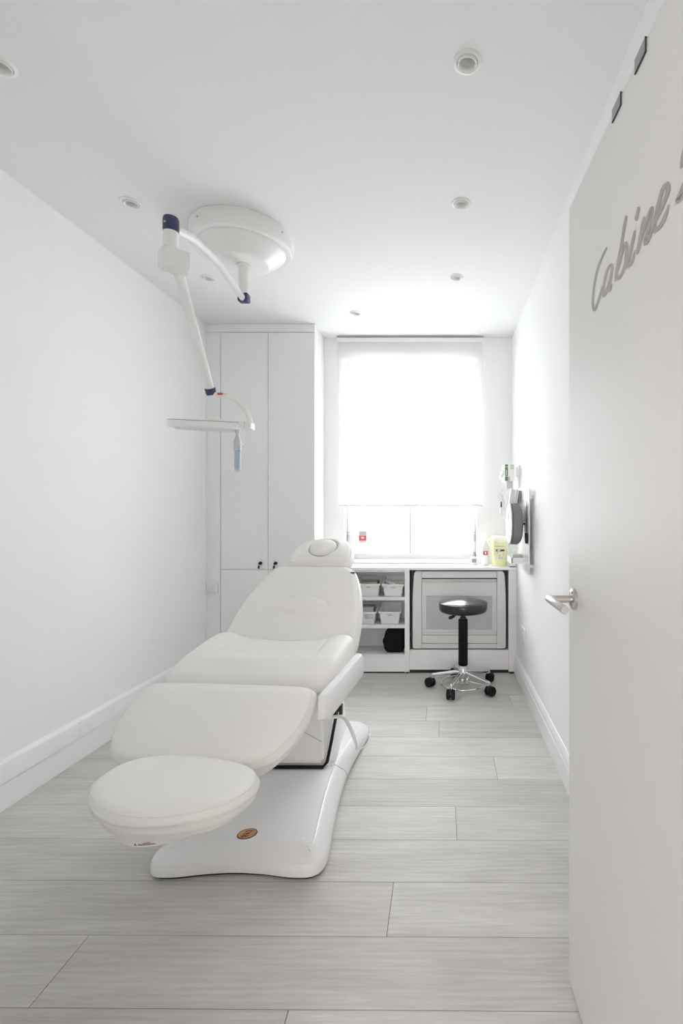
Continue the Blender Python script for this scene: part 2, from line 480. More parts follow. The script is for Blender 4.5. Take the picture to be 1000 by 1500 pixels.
prism(b, hp, 'y', 4.1308, 4.1315); mk('heart', b, 'paper', st, smooth=False)

# roller blind
rb = empty('roller_blind', (-0.265, 3.985, 1.30), 'white translucent roller blind pulled most of the way down the window', 'blind')
b = B(); bx(b, -0.861, 0.333, 3.955, 4.008, 2.648, 2.685, 0.004); mk('cassette', b, 'trim', rb)
b = B(); bx(b, -0.861, 0.333, 3.950, 3.956, 2.672, 2.680); mk('shadow_gap', b, 'midgrey', rb, smooth=False)
b = B()
zs = [1.31 + (2.66 - 1.31) * k / 12 for k in range(13)]
f = [[b.verts.new((x, 3.983 + 0.0, z)) for z in zs] for x in (-0.855, 0.327)]
for k in range(12): b.faces.new((f[0][k], f[1][k], f[1][k + 1], f[0][k + 1]))
mk('fabric', b, 'blind', rb, smooth=False)
b = B(); bx(b, -0.856, 0.328, 3.975, 3.991, 1.296, 1.312, 0.004); mk('bottom_bar', b, 'trim', rb)

# ------------------------------------------------------------------ downlights
def downlight(x, y, label):
    e = empty('downlight', (x, y, CEIL - 0.012), label, 'downlight', 'recessed ceiling downlights')
    c = CEIL
    mk('trim_ring', lathe(B(), [(0.033, c + 0.002), (0.0335, c - 0.004), (0.036, c - 0.006), (0.043, c - 0.0045), (0.0455, c - 0.0015), (0.0455, c + 0.0005), (0.033, c + 0.002)], x, y, 48), 'lampwhite', e)
    tilt = Matrix.Translation((x, y, c)) @ Matrix.Rotation(math.radians(3), 4, 'X') @ Matrix.Translation((-x, -y, -c))
    mk('gimbal_ring', lathe(B(), [(0.0318, c + 0.004), (0.0318, c - 0.008), (0.030, c - 0.0105), (0.0275, c - 0.0095), (0.0255, c - 0.006), (0.0255, c + 0.004)], x, y, 48, tilt), 'lampwhite', e)
    mk('baffle', lathe(B(), [(0.0262, c - 0.005), (0.0245, c + 0.012), (0.0245, c + 0.04)], x, y, 40), 'bulbin', e)
    b = lathe(B(), [(0.0245, c + 0.010), (0.022, c + 0.011), (0.014, c + 0.022), (0.006, c + 0.028), (0.006, c + 0.018), (0.0, c + 0.015)], x, y, 40)
    mk('bulb', b, 'bulb', e)
    return e
d0 = downlight(*LIGHTS[0], 'round white recessed downlight nearest the camera, above the open door')
LBL = ['', 'round white recessed downlight second in the right-hand row, right of the ceiling lamp mount',
       'round white recessed downlight in front of the window blind, third in the right-hand row',
       'small round white recessed downlight beside the top of the wardrobe',
       'round white recessed downlight just behind the lamp arms',
       'round white recessed downlight by the left wall, left of the navy lamp joint',
       'round white recessed downlight cut off by the left picture edge']
for (x, y), l in list(zip(LIGHTS, LBL))[1:]:
    dup(d0, (x - LIGHTS[0][0], y - LIGHTS[0][1], 0), l)

# ------------------------------------------------------------------ wardrobe
WY = 3.715
wr = empty('wardrobe', (-1.39, 3.86, 0), 'tall white built-in wardrobe left of the window, reaching the ceiling', 'wardrobe')
xl = XL(WY) + 0.002
b = B(); bx(b, xl + 0.008, -0.978, WY + 0.021, BACK - 0.002, 0.0, CEIL - 0.001); mk('carcass', b, 'laminate', wr, smooth=False)
mk('filler_panel', bx(B(), xl, -1.7025, WY, WY + 0.020, 0.0, 2.628), 'laminate', wr, smooth=False)
mk('top_panel', bx(B(), xl, -0.978, WY - 0.004, WY + 0.020, 2.630, CEIL - 0.001), 'laminate', wr, smooth=False)
D1 = bx(B(), -1.6985, -1.3395, WY, WY + 0.019, 0.812, 2.626, 0.0008, 1)
D2 = bx(B(), -1.3360, -0.9800, WY, WY + 0.019, 0.812, 2.626, 0.0008, 1)
for nm_, bm_, lx in (('door', D1, -1.397), ('door', D2, -1.281)):
    d = mk(nm_, bm_, 'laminate', wr, smooth=False)
    rm = Matrix.Translation((lx, WY, 0.927)) @ Matrix.Rotation(math.radians(90), 4, 'X')
    mk('knob', lathe(B(), [(0, 0.014), (0.008, 0.014), (0.009, 0.010), (0.005, 0.004), (0.006, 0.0)], 0, 0, 20, rm), 'laminate', d)
    rl = Matrix.Translation((lx + 0.003, WY, 0.858)) @ Matrix.Rotation(math.radians(90), 4, 'X')
    mk('lock', lathe(B(), [(0, 0.012), (0.0115, 0.012), (0.0125, 0.009), (0.0125, 0.0)], 0, 0, 24, rl), 'black', d)
    b = B(); bx(b, lx - 0.009, lx + 0.002, WY - 0.018, WY - 0.0085, 0.848, 0.862, 0.002)
    tube(b, [(lx - 0.006, WY - 0.015, 0.842), (lx - 0.005, WY - 0.015, 0.835), (lx - 0.008, WY - 0.014, 0.824), (lx - 0.006, WY - 0.013, 0.818)], [0.004, 0.006, 0.007, 0.005], 10)
    mk('key', b, 'black', d)
mk('door', bx(B(), -1.6985, -1.3395, WY, WY + 0.019, 0.07, 0.808, 0.0008, 1), 'laminate', wr, smooth=False)
mk('door', bx(B(), -1.3360, -0.9800, WY, WY + 0.019, 0.07, 0.808, 0.0008, 1), 'laminate', wr, smooth=False)
mk('kick_board', bx(B(), -1.6985, -0.98, WY + 0.004, WY + 0.02, 0.0, 0.066), 'laminate', wr, smooth=False)

# light switch on the filler panel
sw = empty('light_switch', (-1.757, WY, 0.625), 'white light switch on the narrow wardrobe filler panel by the left wall', 'switch')
mk('cover_plate', bx(B(), -1.799, -1.716, WY - 0.010, WY, 0.628, 0.712, 0.003), 'plastic', sw)
for z0, z1, x0, x1 in ((0.682, 0.692, -1.781, -1.742), (0.652, 0.679, -1.781, -1.754), (0.652, 0.679, -1.752, -1.742)):
    mk('rocker', bx(B(), x0, x1, WY - 0.0135, WY - 0.009, z0, z1, 0.0012), 'plastic', sw)

# ------------------------------------------------------------------ counter and its units
CY = 3.75; CT = 0.822; CB = 0.801
wt = mk('worktop', bx(B(), -0.976, XR - 0.002, CY - 0.006, BACK - 0.001, CB, CT, 0.0015, 1), 'worktop', smooth=False)
tag(wt, 'long white worktop under the window, resting on the low units', 'worktop')

sc_ = empty('shelf_cabinet', (-0.62, 3.88, 0), 'open white shelf unit under the worktop, holding white bins', 'cabinet')
mk('side_panel', bx(B(), -0.293, -0.256, CY, BACK - 0.002, 0.012, CB - 0.0005, 0.001, 1), 'laminate', sc_, smooth=False)
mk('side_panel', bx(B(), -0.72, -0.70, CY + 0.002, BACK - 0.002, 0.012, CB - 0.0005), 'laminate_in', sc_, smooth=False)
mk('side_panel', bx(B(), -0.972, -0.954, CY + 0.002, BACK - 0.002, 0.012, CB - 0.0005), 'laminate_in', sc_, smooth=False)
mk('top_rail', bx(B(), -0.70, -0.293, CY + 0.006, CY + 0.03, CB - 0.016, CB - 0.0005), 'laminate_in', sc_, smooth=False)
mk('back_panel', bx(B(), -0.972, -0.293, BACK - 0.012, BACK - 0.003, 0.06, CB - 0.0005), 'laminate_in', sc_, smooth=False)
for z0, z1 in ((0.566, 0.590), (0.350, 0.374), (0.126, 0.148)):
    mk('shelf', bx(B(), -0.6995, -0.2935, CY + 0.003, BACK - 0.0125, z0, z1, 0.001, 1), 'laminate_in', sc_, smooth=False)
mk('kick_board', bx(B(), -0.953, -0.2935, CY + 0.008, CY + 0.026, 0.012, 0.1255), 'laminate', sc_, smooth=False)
mk('door', bx(B(), -0.953, -0.7205, CY, CY + 0.018, 0.128, CB - 0.004), 'laminate', sc_, smooth=False)
for x in (-0.275, -0.71, -0.963):
    mk('foot', lathe(B(), [(0, 0), (0.012, 0), (0.012, 0.0115), (0, 0.0115)], x, CY + 0.02, 16), 'black', sc_)
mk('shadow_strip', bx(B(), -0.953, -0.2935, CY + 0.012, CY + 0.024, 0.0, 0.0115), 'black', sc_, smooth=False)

nc = empty('niche_surround', (0.16, 3.88, 0), 'white plinth and end panel framing the appliance niche', 'cabinet')
mk('end_panel', bx(B(), 0.511, XR - 0.002, CY, BACK - 0.002, 0.014, CB - 0.0005, 0.001, 1), 'laminate', nc, smooth=False)
mk('plinth', bx(B(), -0.2555, 0.5105, CY + 0.012, CY + 0.03, 0.026, 0.180), 'laminate', nc, smooth=False)
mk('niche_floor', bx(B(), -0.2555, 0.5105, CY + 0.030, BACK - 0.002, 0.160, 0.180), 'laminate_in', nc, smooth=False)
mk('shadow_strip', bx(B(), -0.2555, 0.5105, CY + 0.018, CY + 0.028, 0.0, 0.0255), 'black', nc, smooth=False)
for x in (0.532,):
    mk('foot', bx(B(), x - 0.016, x + 0.016, CY - 0.002, CY + 0.03, 0.0, 0.0135), 'black', nc, smooth=False)

# appliance with the mesh window
ov = empty('appliance', (0.13, 3.85, 0.180), 'light grey appliance with wide window door in the niche behind the stool', 'appliance')
AY = CY + 0.012
mk('body', bx(B(), -0.240, 0.501, AY + 0.035, BACK - 0.004, 0.1865, 0.797), 'black', ov, smooth=False)
for s, xa, xb in ((-1, -0.232, -0.163), (1, 0.424, 0.490)):
    # side post with a rounded outer profile, narrower at the top
    b = B()
    pts = []
    z0, z1 = 0.190, 0.790
    xo, xi = (xa, xb) if s < 0 else (xb, xa)
    outl = [(xi, z0), (xo + (-s) * 0.014, z0), (xo + (-s) * 0.004, z0 + 0.004), (xo, z0 + 0.016), (xo, z0 + 0.36), (xo - s * 0.003, z0 + 0.46), (xo - s * 0.009, z1 - 0.04), (xo - s * 0.014, z1 - 0.012), (xo - s * 0.026, z1), (xi, z1)]
    prism(b, outl, 'y', AY, AY + 0.04)
    bmesh.ops.recalc_face_normals(b, faces=b.faces)
    mk('side_post', b, 'applframe', ov, smooth=False)
mk('top_panel', bx(B(), -0.162, 0.423, AY + 0.004, AY + 0.04, 0.737, 0.789, 0.002), 'applframe', ov, smooth=False)
dr = mk('door', bx(bx(bx(bx(B(), -0.161, 0.422, AY + 0.004, AY + 0.03, 0.598, 0.728, 0.002), -0.161, 0.422, AY + 0.004, AY + 0.03, 0.312, 0.338, 0.002),
        -0.161, -0.125, AY + 0.0045, AY + 0.03, 0.336, 0.60, 0.001), 0.384, 0.422, AY + 0.0045, AY + 0.03, 0.336, 0.60, 0.001), 'appldoor', ov, smooth=False)
mk('window', bx(B(), -0.126, 0.386, AY + 0.010, AY + 0.022, 0.335, 0.602), mat('window_mesh', (0.50, 0.50, 0.50), 0.35, bump=(900, 0.3, 0.001)), dr, smooth=False)
mk('control_strip', bx(B(), -0.158, 0.420, AY - 0.001, AY + 0.004, 0.706, 0.724, 0.001), mat('strip_steel', (0.42, 0.42, 0.42), 0.35, 0.6, var=(14, 0.25)), dr, smooth=False)
b = B()
for x in (-0.145, -0.135, 0.07, 0.10, 0.13, 0.17, 0.20): mk('mark', bx(B(), x, x + (0.008 if x < 0 else 0.018), AY - 0.002, AY - 0.001, 0.713, 0.719), 'midgrey', dr, smooth=False)
mk('gap_strip', bx(B(), -0.162, 0.423, AY + 0.012, AY + 0.034, 0.727, 0.738), 'black', ov, smooth=False)
mk('rail', bx(B(), -0.162, 0.423, AY + 0.006, AY + 0.03, 0.296, 0.3105, 0.001), 'applframe', ov, smooth=False)
mk('drawer', bx(B(), -0.161, 0.422, AY + 0.003, AY + 0.03, 0.230, 0.293, 0.002), 'applframe', ov, smooth=False)
mk('bottom_rail', bx(B(), -0.162, 0.423, AY + 0.002, AY + 0.03, 0.1905, 0.2265, 0.002), 'applframe', ov, smooth=False)
mk('recess', bx(B(), -0.165, 0.426, AY + 0.022, AY + 0.036, 0.192, 0.789), 'midgrey', ov, smooth=False)
for x in (-0.2, 0.46): mk('foot', bx(B(), x - 0.02, x + 0.02, AY + 0.012, AY + 0.034, 0.1802, 0.1905), 'black', ov, smooth=False)

# white bins
def make_bin(x0, x1, y0, y1, zb, zf, zr, label):
    e = empty('storage_bin', ((x0 + x1) / 2, (y0 + y1) / 2, zb), label, 'bin', 'white bins on the shelves')
    t = 0.012; b = B()
    def ring(ins, z_f, z_r, dy=0.0):
        xa, xb, ya, yb = x0 + ins, x1 - ins, y0 + ins * 0.8 + dy, y1 - ins * 0.8
        r = 0.012; pts = []
        for cx, cy, a0 in ((xa + r, ya + r, 180), (xb - r, ya + r, 270), (xb - r, yb - r, 0), (xa + r, yb - r, 90)):
            for k in range(4):
                a = math.radians(a0 + 30 * k)
                X, Y = cx + r * math.cos(a), cy + r * math.sin(a)
                fz = (Y - y0) / (y1 - y0)
                pts.append(b.verts.new((X, Y, z_f + (z_r - z_f) * fz)))
        return pts
    seq = [ring(0.026, zb, zb), ring(0.020, zb + 0.006, zb + 0.006), ring(0.011, zf - 0.012, zr - 0.012), ring(0.002, zf - 0.012, zr - 0.012), ring(0.0, zf - 0.003, zr - 0.003), ring(0.002, zf, zr),
           ring(0.010, zf, zr), ring(0.013, zf - 0.004, zr - 0.004), ring(0.024, zb + 0.010, zb + 0.010), ring(0.03, zb + 0.006, zb + 0.006)]
    for a_, b_ in zip(seq, seq[1:]):
        n = len(a_)
        for k in range(n): b.faces.new((a_[k], a_[(k + 1) % n], b_[(k + 1) % n], b_[k]))
    b.faces.new(seq[0][::-1]); b.faces.new(seq[-1])
    mk('tub', b, 'bin', e, angle=50)
    xm = (x0 + x1) / 2
    b = B(); bx(b, xm - 0.018, xm + 0.018, y0 + 0.0075, y0 + 0.0125, zf - 0.029, zf - 0.021, 0.001); mk('label_slot', b, 'grey', e)
    return e
ZB1, ZB2 = 0.5902, 0.3742
make_bin(-0.476, -0.296, 3.768, 3.988, ZB1, 0.686, 0.728, 'white bin of folded gauze, right-hand bin on the top shelf')
make_bin(-0.672, -0.482, 3.768, 3.988, ZB1, 0.690, 0.728, 'white bin with taupe contents on the top shelf, beside the couch backrest')
make_bin(-0.503, -0.322, 3.768, 3.988, ZB2, 0.472, 0.512, 'white empty bin, right-hand bin on the middle shelf')
make_bin(-0.690, -0.512, 3.768, 3.988, ZB2, 0.470, 0.512, 'white bin with boxes inside and a clear label holder, on the middle shelf')
# contents
gi = 0; hb = B()
for (x, y, r) in ((-0.45, 3.80, 10), (-0.42, 3.85, 50), (-0.39, 3.80, -20), (-0.355, 3.84, 30), (-0.33, 3.80, 75), (-0.44, 3.91, 20), (-0.37, 3.91, -40), (-0.33, 3.91, 15)):
    t = bmesh.new(); bmesh.ops.create_icosphere(t, subdivisions=3, radius=1.0)
    for v in t.verts:
        nn = noise.noise(v.co * 2.2 + Vector((gi * 5, 0, 0))) * 0.45
        p = v.co * (1 + nn); p = Vector((p.x * 0.024, p.y * 0.028, p.z * 0.017))
        v.co = Matrix.Rotation(math.radians(r), 3, 'Z') @ p + Vector((x, y, 0.672 + 0.016 * ((gi * 3) % 4) / 3))
    merge(hb, t); gi += 1
g = mk('gauze_heap', hb, 'gauze'); tag(g, 'heap of white gauze wads in the right-hand bin on the top shelf', 'gauze'); g['kind'] = 'stuff'
o = mk('cloth_pack', bx(B(), -0.645, -0.512, 3.80, 3.955, 0.6025, 0.700, 0.008), 'taupe')
tag(o, 'flat taupe pack standing in the left bin on the top shelf', 'pack')
o = mk('carton', bx(B(), -0.660, -0.545, 3.815, 3.945, 0.3865, 0.497, 0.002), 'card'); tag(o, 'grey carton inside the left bin on the middle shelf', 'carton')
lh = empty('label_holder', (-0.565, 3.775, 0.42), 'clear plastic label holder on the front of the lower left bin', 'label holder')
mk('sleeve', bx(B(), -0.605, -0.540, 3.772, 3.778, 0.418, 0.450, 0.002), 'clear', lh); mk('card_insert', bx(B(), -0.600, -0.545, 3.7735, 3.7745, 0.424, 0.435), 'midgrey', lh, smooth=False)

# black folded bag on the bottom shelf
b = B(); t = bmesh.new(); bmesh.ops.create_cube(t, size=1.0)
bmesh.ops.subdivide_edges(t, edges=list(t.edges), cuts=14, use_grid_fill=True)
for v in t.verts:
    p = v.co.copy() * 2
    q = Vector([math.copysign(abs(c) ** 0.9, c) for c in p])
    l = max(1e-6, (abs(q.x) ** 7 + abs(q.y) ** 7 + abs(q.z) ** 7) ** (1 / 7)); mx_ = max(abs(q.x), abs(q.y), abs(q.z))
    q *= mx_ / l
    nx = noise.noise(Vector((p.y, p.z * 1.4, 3))) * 0.012
    x = -0.378 + q.x * 0.078; y = 3.872 + q.y * 0.098; z = 0.247 + q.z * 0.098
    if q.x < -0.2:
        x += nx - 0.016 * math.exp(-((z - 0.235) / 0.022) ** 2) + 0.030 * max(0, (z - 0.27) / 0.07) ** 1.5
    v.co = Vector((x, y + nx, max(z, 0.1485)))
merge(b, t)
tag(mk('folded_bag', b, 'blackcloth', angle=180), 'black folded fabric bag on the bottom shelf', 'bag')

# things standing on the worktop
tm = empty('timer', (0.238, 3.90, CT), 'small white digital timer with grey screen on the worktop by the window', 'timer')
tx, ty = (694 - PX) / F * 3.92, 3.92
mk('case', bx(B(), tx - 0.030, tx + 0.030, ty - 0.008, ty + 0.010, CT, CT + 0.066, 0.004), 'plastic', tm)
mk('screen', bx(B(), tx - 0.018, tx + 0.018, ty - 0.0095, ty - 0.007, CT + 0.019, CT + 0.050, 0.001), 'screen', tm)
mk('button', bx(B(), tx - 0.004, tx + 0.004, ty - 0.010, ty - 0.007, CT + 0.056, CT + 0.061, 0.001), 'grey', tm)
mk('button', bx(B(), tx + 0.023, tx + 0.027, ty - 0.010, ty - 0.007, CT + 0.030, CT + 0.038, 0.001), 'grey', tm)
b = B(); bx(b, tx - 0.010, tx + 0.012, ty + 0.018, ty + 0.034, CT, CT + 0.092, 0.003); lathe(b, [(0.004, CT + 0.09), (0.0035, CT + 0.125), (0, CT + 0.126)], tx - 0.002, ty + 0.026, 12)
vi = empty('small_vial', (tx, ty + 0.026, CT), 'small dark capped vial standing behind the timer', 'vial')
b.free()
b = lathe(B(), [(0, CT), (0.011, CT), (0.012, CT + 0.003), (0.012, CT + 0.07), (0.009, CT + 0.074), (0, CT + 0.075)], tx + 0.004, ty + 0.032, 20); mk('glass_body', b, 'clear', vi)
b = lathe(B(), [(0.0085, CT + 0.074), (0.0085, CT + 0.100), (0, CT + 0.102)], tx + 0.004, ty + 0.032, 16); mk('cap', b, 'midgrey', vi)

by_ = 3.885; bxc = (710.5 - PX) / F * by_
bt = empty('spray_bottle', (bxc, by_, CT), 'white bottle with tapered nozzle and square red label on the worktop', 'bottle')
mk('body', lathe(B(), [(0, CT), (0.030, CT), (0.033, CT + 0.004), (0.033, CT + 0.135), (0.030, CT + 0.155), (0.020, CT + 0.172), (0.014, CT + 0.180), (0.014, CT + 0.186), (0, CT + 0.186)], bxc, by_, 32), 'plastic', bt)
mk('nozzle', lathe(B(), [(0.015, CT + 0.186), (0.015, CT + 0.198), (0.008, CT + 0.206), (0.004, CT + 0.228), (0.003, CT + 0.240), (0, CT + 0.241)], bxc, by_, 24), 'plastic', bt)
def arc_patch(cx, cy, r, a0, a1, z0, z1, th=0.0008, n=10):
    b = B(); pts = [(cx + r * math.cos(math.radians(a0 + (a1 - a0) * k / n)), cy + r * math.sin(math.radians(a0 + (a1 - a0) * k / n))) for k in range(n + 1)]
    pts += [(cx + (r - th * 1.5) * math.cos(math.radians(a1 - (a1 - a0) * k / n)), cy + (r - th * 1.5) * math.sin(math.radians(a1 - (a1 - a0) * k / n))) for k in range(n + 1)]
    return prism(b, pts, 'z', z0, z1)
rl_ = mk('red_label', arc_patch(bxc, by_, 0.0338, 236, 300, CT + 0.086, CT + 0.117), 'red', bt)
b = arc_patch(bxc, by_, 0.0342, 258, 280, CT + 0.094, CT + 0.110); mk('print_mark', b, 'paper', rl_)
mk('small_mark', arc_patch(bxc, by_, 0.0338, 266, 276, CT + 0.014, CT + 0.017), 'midgrey', bt)

sx_, sy_ = (731 - PX) / F * 3.845, 3.845
sb = empty('sharps_container', (sx_, sy_, CT), 'pale yellow plastic sharps container with cream lid on the worktop', 'container')
mk('tub', lathe(B(), [(0, CT), (0.054, CT), (0.058, CT + 0.006), (0.0655, CT + 0.195), (0.0655, CT + 0.2), (0, CT + 0.2)], sx_, sy_, 48), 'yellow', sb)
ld = mk('lid', lathe(B(), [(0.067, CT + 0.192), (0.0715, CT + 0.193), (0.0715, CT + 0.212), (0.069, CT + 0.217), (0.068, CT + 0.226), (0.060, CT + 0.236), (0.03, CT + 0.240), (0, CT + 0.240)], sx_, sy_, 48), 'yellowlid', sb)
b = B(); bx(b, sx_ - 0.090, sx_ - 0.055, sy_ - 0.03, sy_ + 0.02, CT + 0.203, CT + 0.216, 0.005); mk('lid_tab', b, 'yellowlid', ld)
R_ = 0.0655
def sharp_r(z): return 0.058 + 0.0075 * (z - 0.006) / 0.189 + 0.0006
def sharp_patch(a0, a1, z0, z1, m, nm='print'):
    mk(nm, arc_patch(sx_, sy_, sharp_r((z0 + z1) / 2) + 0.0004, a0, a1, CT + z0, CT + z1), m, sb)
sharp_patch(228, 298, 0.1585, 0.1625, mat('olive_print', srgb(160, 158, 110), 0.6), 'print_line')
sharp_patch(224, 304, 0.119, 0.137, 'midgrey', 'print_band')
for a0, a1 in ((226, 238), (242, 249), (253, 268), (272, 300)):
    b = arc_patch(sx_, sy_, sharp_r(0.128) + 0.001, a0, a1, CT + 0.123, CT + 0.133); mk('print_word', b, 'paper' if a0 in (226, 253) else 'black', sb)
sharp_patch(226, 232, 0.090, 0.112, 'grey', 'print_mark'); sharp_patch(246, 254, 0.104, 0.114, 'grey', 'print_mark'); sharp_patch(266, 278, 0.098, 0.112, 'paper', 'print_mark'); sharp_patch(292, 296, 0.084, 0.112, 'grey', 'print_mark')
sharp_patch(244, 250, 0.086, 0.092, 'grey', 'print_mark'); sharp_patch(262, 270, 0.086, 0.092, 'grey', 'print_mark')
sharp_patch(222, 300, 0.060, 0.076, 'paper', 'print_panel')
for a0 in (262, 280): sharp_patch(a0, a0 + 7, 0.0605, 0.0755, 'card', 'print_mark')

cb_ = empty('clip_block', (0.545, 3.80, CT), 'small white block with dark underside at the right end of the worktop', 'block')
mk('block_base', bx(B(), 0.521, 0.566, 3.768, 3.80, CT, CT + 0.006, 0.001), 'black', cb_); mk('block_top', bx(B(), 0.519, 0.568, 3.764, 3.83, CT + 0.006, CT + 0.022, 0.003), 'plastic', cb_)

# ------------------------------------------------------------------ pegboard on the right wall
PB0, PB1, PZ0, PZ1, PXF = 3.055, 3.415, 0.855, 1.394, 0.545
pb = empty('pegboard', (XR - 0.02, 3.23, PZ0), 'white perforated pegboard mounted on the right wall above the worktop', 'pegboard')
b = B(); bx(b, PXF, PXF + 0.006, PB0, PB1, PZ0, PZ1, 0.0015); mk('board', b, 'trim', pb)
for y in (PB0 + 0.03, PB1 - 0.03):
    for z in (PZ0 + 0.05, PZ1 - 0.05):
        b = bx(B(), PXF + 0.006, XR, y - 0.01, y + 0.01, z - 0.01, z + 0.01); mk('spacer', b, 'trim', pb, smooth=False)
b = B()
for j in range(13):
    for i in range(8):
        y = PB0 + 0.02 + i * 0.0443 + (0.022 if j % 2 else 0); z = PZ0 + 0.025 + j * 0.0405
        if y > PB1 - 0.012: continue
        bx(b, PXF - 0.0003, PXF + 0.001, y - 0.0025, y + 0.0025, z - 0.0075, z + 0.0075)
sl = mk('peg_slots', b, 'grey', pb, smooth=False); sl['kind'] = 'stuff'

def wire(bm, pts, r=0.0016): return tube(bm, pts, r, 8)
# wire rack with the glove box, on the wall
gy = 3.60
gr = empty('wire_rack', (0.50, gy, 1.40), 'white wire rack on the right wall holding the green striped box', 'rack')
b = B()
for z in (1.515, 1.585):
    wire(b, [(XR - 0.002, gy - 0.006, z), (0.455, gy - 0.006, z), (0.455, gy + 0.19, z), (XR - 0.002, gy + 0.19, z)])
for x in (0.457, 0.535): wire(b, [(x, gy - 0.006, 1.478), (x, gy - 0.006, 1.588)])
mk('wire_frame', b, 'trim', gr)
mk('bracket', bx(B(), 0.478, 0.522, gy + 0.01, gy + 0.06, 1.425, 1.4785, 0.002), 'card', gr)
mk('wall_plate', bx(B(), 0.566, XR - 0.0005, gy + 0.02, gy + 0.17, 1.43, 1.60, 0.003), 'trim', gr)
gb = empty('glove_box', (0.497, gy + 0.09, 1.4795), 'green and white glove box in a wire rack, high in the window corner', 'box')
mk('carton_body', bx(B(), 0.462, 0.530, gy, gy + 0.18, 1.4795, 1.604, 0.001), 'paper', gb, smooth=False)
mk('green_stripe', bx(B(), 0.463, 0.485, gy - 0.001, gy, 1.481, 1.603), 'green', gb, smooth=False)
mk('beige_stripe', bx(B(), 0.502, 0.529, gy - 0.001, gy, 1.568, 1.601), 'beige', gb, smooth=False)
mk('grey_patch', bx(B(), 0.487, 0.500, gy - 0.001, gy, 1.482, 1.512), 'card', gb, smooth=False)
mk('lettering', bx(B(), 0.471, 0.476, gy - 0.0015, gy - 0.001, 1.526, 1.562), 'paper', gb, smooth=False)
b = B()
for k in range(3):
    t = bmesh.new(); bmesh.ops.create_icosphere(t, subdivisions=2, radius=1)
    for v in t.verts:
        q = v.co * (1 + 0.4 * noise.noise(v.co * 2 + Vector((k * 3, 0, 0)))); v.co = Vector((0.452 - 0.006 * k + q.x * 0.012, gy + 0.06 + q.y * 0.03, 1.545 - k * 0.014 + q.z * 0.02))
    merge(b, t)
mk('glove_tuft', b, 'paper', gb)

# leaflet stack leaning out of a holder
lf = empty('leaflet_stack', (0.475, 3.33, 1.22), 'upright stack of white leaflets at the top of the pegboard', 'leaflets')
rt = Matrix.Rotation(math.radians(8), 3, 'Y')
for k in range(5):
    b = B(); x0 = 0.452 + k * 0.0115; bx(b, x0, x0 + 0.010, 3.352 + 0.006 * (k % 2), 3.41, 1.20, 1.413 - 0.004 * (k % 3), 0.001, 1, rt, (0.48, 3.35, 1.25))
    mk('leaflet', b, 'paper', lf, smooth=False)
b = B(); bx(b, 0.512, 0.528, 3.355, 3.41, 1.20, 1.405, 0.001, 1, rt, (0.48, 3.35, 1.25)); mk('grey_side', b, 'midgrey', lf, smooth=False)  # mid grey slab along the right side of the stack
b = B(); bx(b, 0.44, 0.5445, 3.35, 3.413, 1.19, 1.198); bx(b, 0.44, 0.5445, 3.345, 3.350, 1.19, 1.23); mk('holder', b, 'trim', lf, smooth=False)
# nozzle bottle hanging beside them
nb = empty('nozzle_bottle', (0.42, 3.50, 1.25), 'clear bottle with white trigger head hanging beside the leaflets', 'bottle')
bxn, byn = 0.437, 3.50
mk('body', lathe(B(), [(0, 1.235), (0.020, 1.235), (0.023, 1.24), (0.023, 1.335), (0.012, 1.362), (0.012, 1.37), (0, 1.37)], bxn, byn, 24), 'clear', nb)
b = B(); bx(b, bxn - 0.016, bxn + 0.016, byn - 0.012, byn + 0.012, 1.37, 1.392, 0.003); prism(b, [(bxn - 0.050, 1.366), (bxn - 0.026, 1.352), (bxn - 0.002, 1.392), (bxn + 0.012, 1.432), (bxn - 0.002, 1.440), (bxn - 0.024, 1.405)], 'y', byn - 0.009, byn + 0.009)
mk('trigger_head', b, 'plastic', nb, smooth=False)
mk('black_tag', bx(B(), bxn - 0.022, bxn - 0.012, byn - 0.026, byn - 0.020, 1.283, 1.325, 0.001), 'black', nb)
b = B(); wire(b, [(bxn + 0.01, byn, 1.30), (bxn + 0.025, byn, 1.30), (PXF + 0.01, byn - 0.085, 1.30)], 0.003); mk('hook', b, 'trim', nb)
# round grey felt roll
rx0, rx1, ry, rz, rr = 0.432, 0.514, 3.20, 1.172, 0.139
ro = empty('felt_roll', ((rx0 + rx1) / 2, ry, rz - rr), 'round grey felt roll with clear white face hanging on the pegboard', 'roll')
my = Matrix.Translation((0, ry, rz)) @ Matrix.Rotation(math.radians(90), 4, 'Y')
def disc(prof): return lathe(B(), prof, 0, 0, 48, my)
mk('felt', disc([(0, rx0 + 0.014), (rr - 0.012, rx0 + 0.014), (rr - 0.004, rx0 + 0.02), (rr - 0.002, rx1 - 0.028), (rr - 0.012, rx1 - 0.01), (rr - 0.03, rx1), (0, rx1)]), 'felt', ro)
fc = mk('face', disc([(0, rx0 - 0.003), (rr * 0.5, rx0 - 0.002), (rr * 0.84, rx0), (rr - 0.002, rx0 + 0.004), (rr, rx0 + 0.008), (rr - 0.004, rx0 + 0.012), (0, rx0 + 0.012)]), 'face_grey', ro)
b = B()
for (dy, dz, w, h) in ((-0.02, 0.05, 0.035, 0.04), (0.01, -0.01, 0.05, 0.02), (-0.01, -0.05, 0.03, 0.03)): bx(b, rx0 - 0.005, rx0 - 0.002, ry + dy - w / 2, ry + dy + w / 2, rz + dz - h / 2, rz + dz + h / 2, 0.001)
mk('face_print', b, 'grey', fc)
b = B(); wire(b, [(rx1 - 0.005, ry, rz), (PXF - 0.0005, ry, rz)], 0.006); mk('peg', b, 'black', ro)
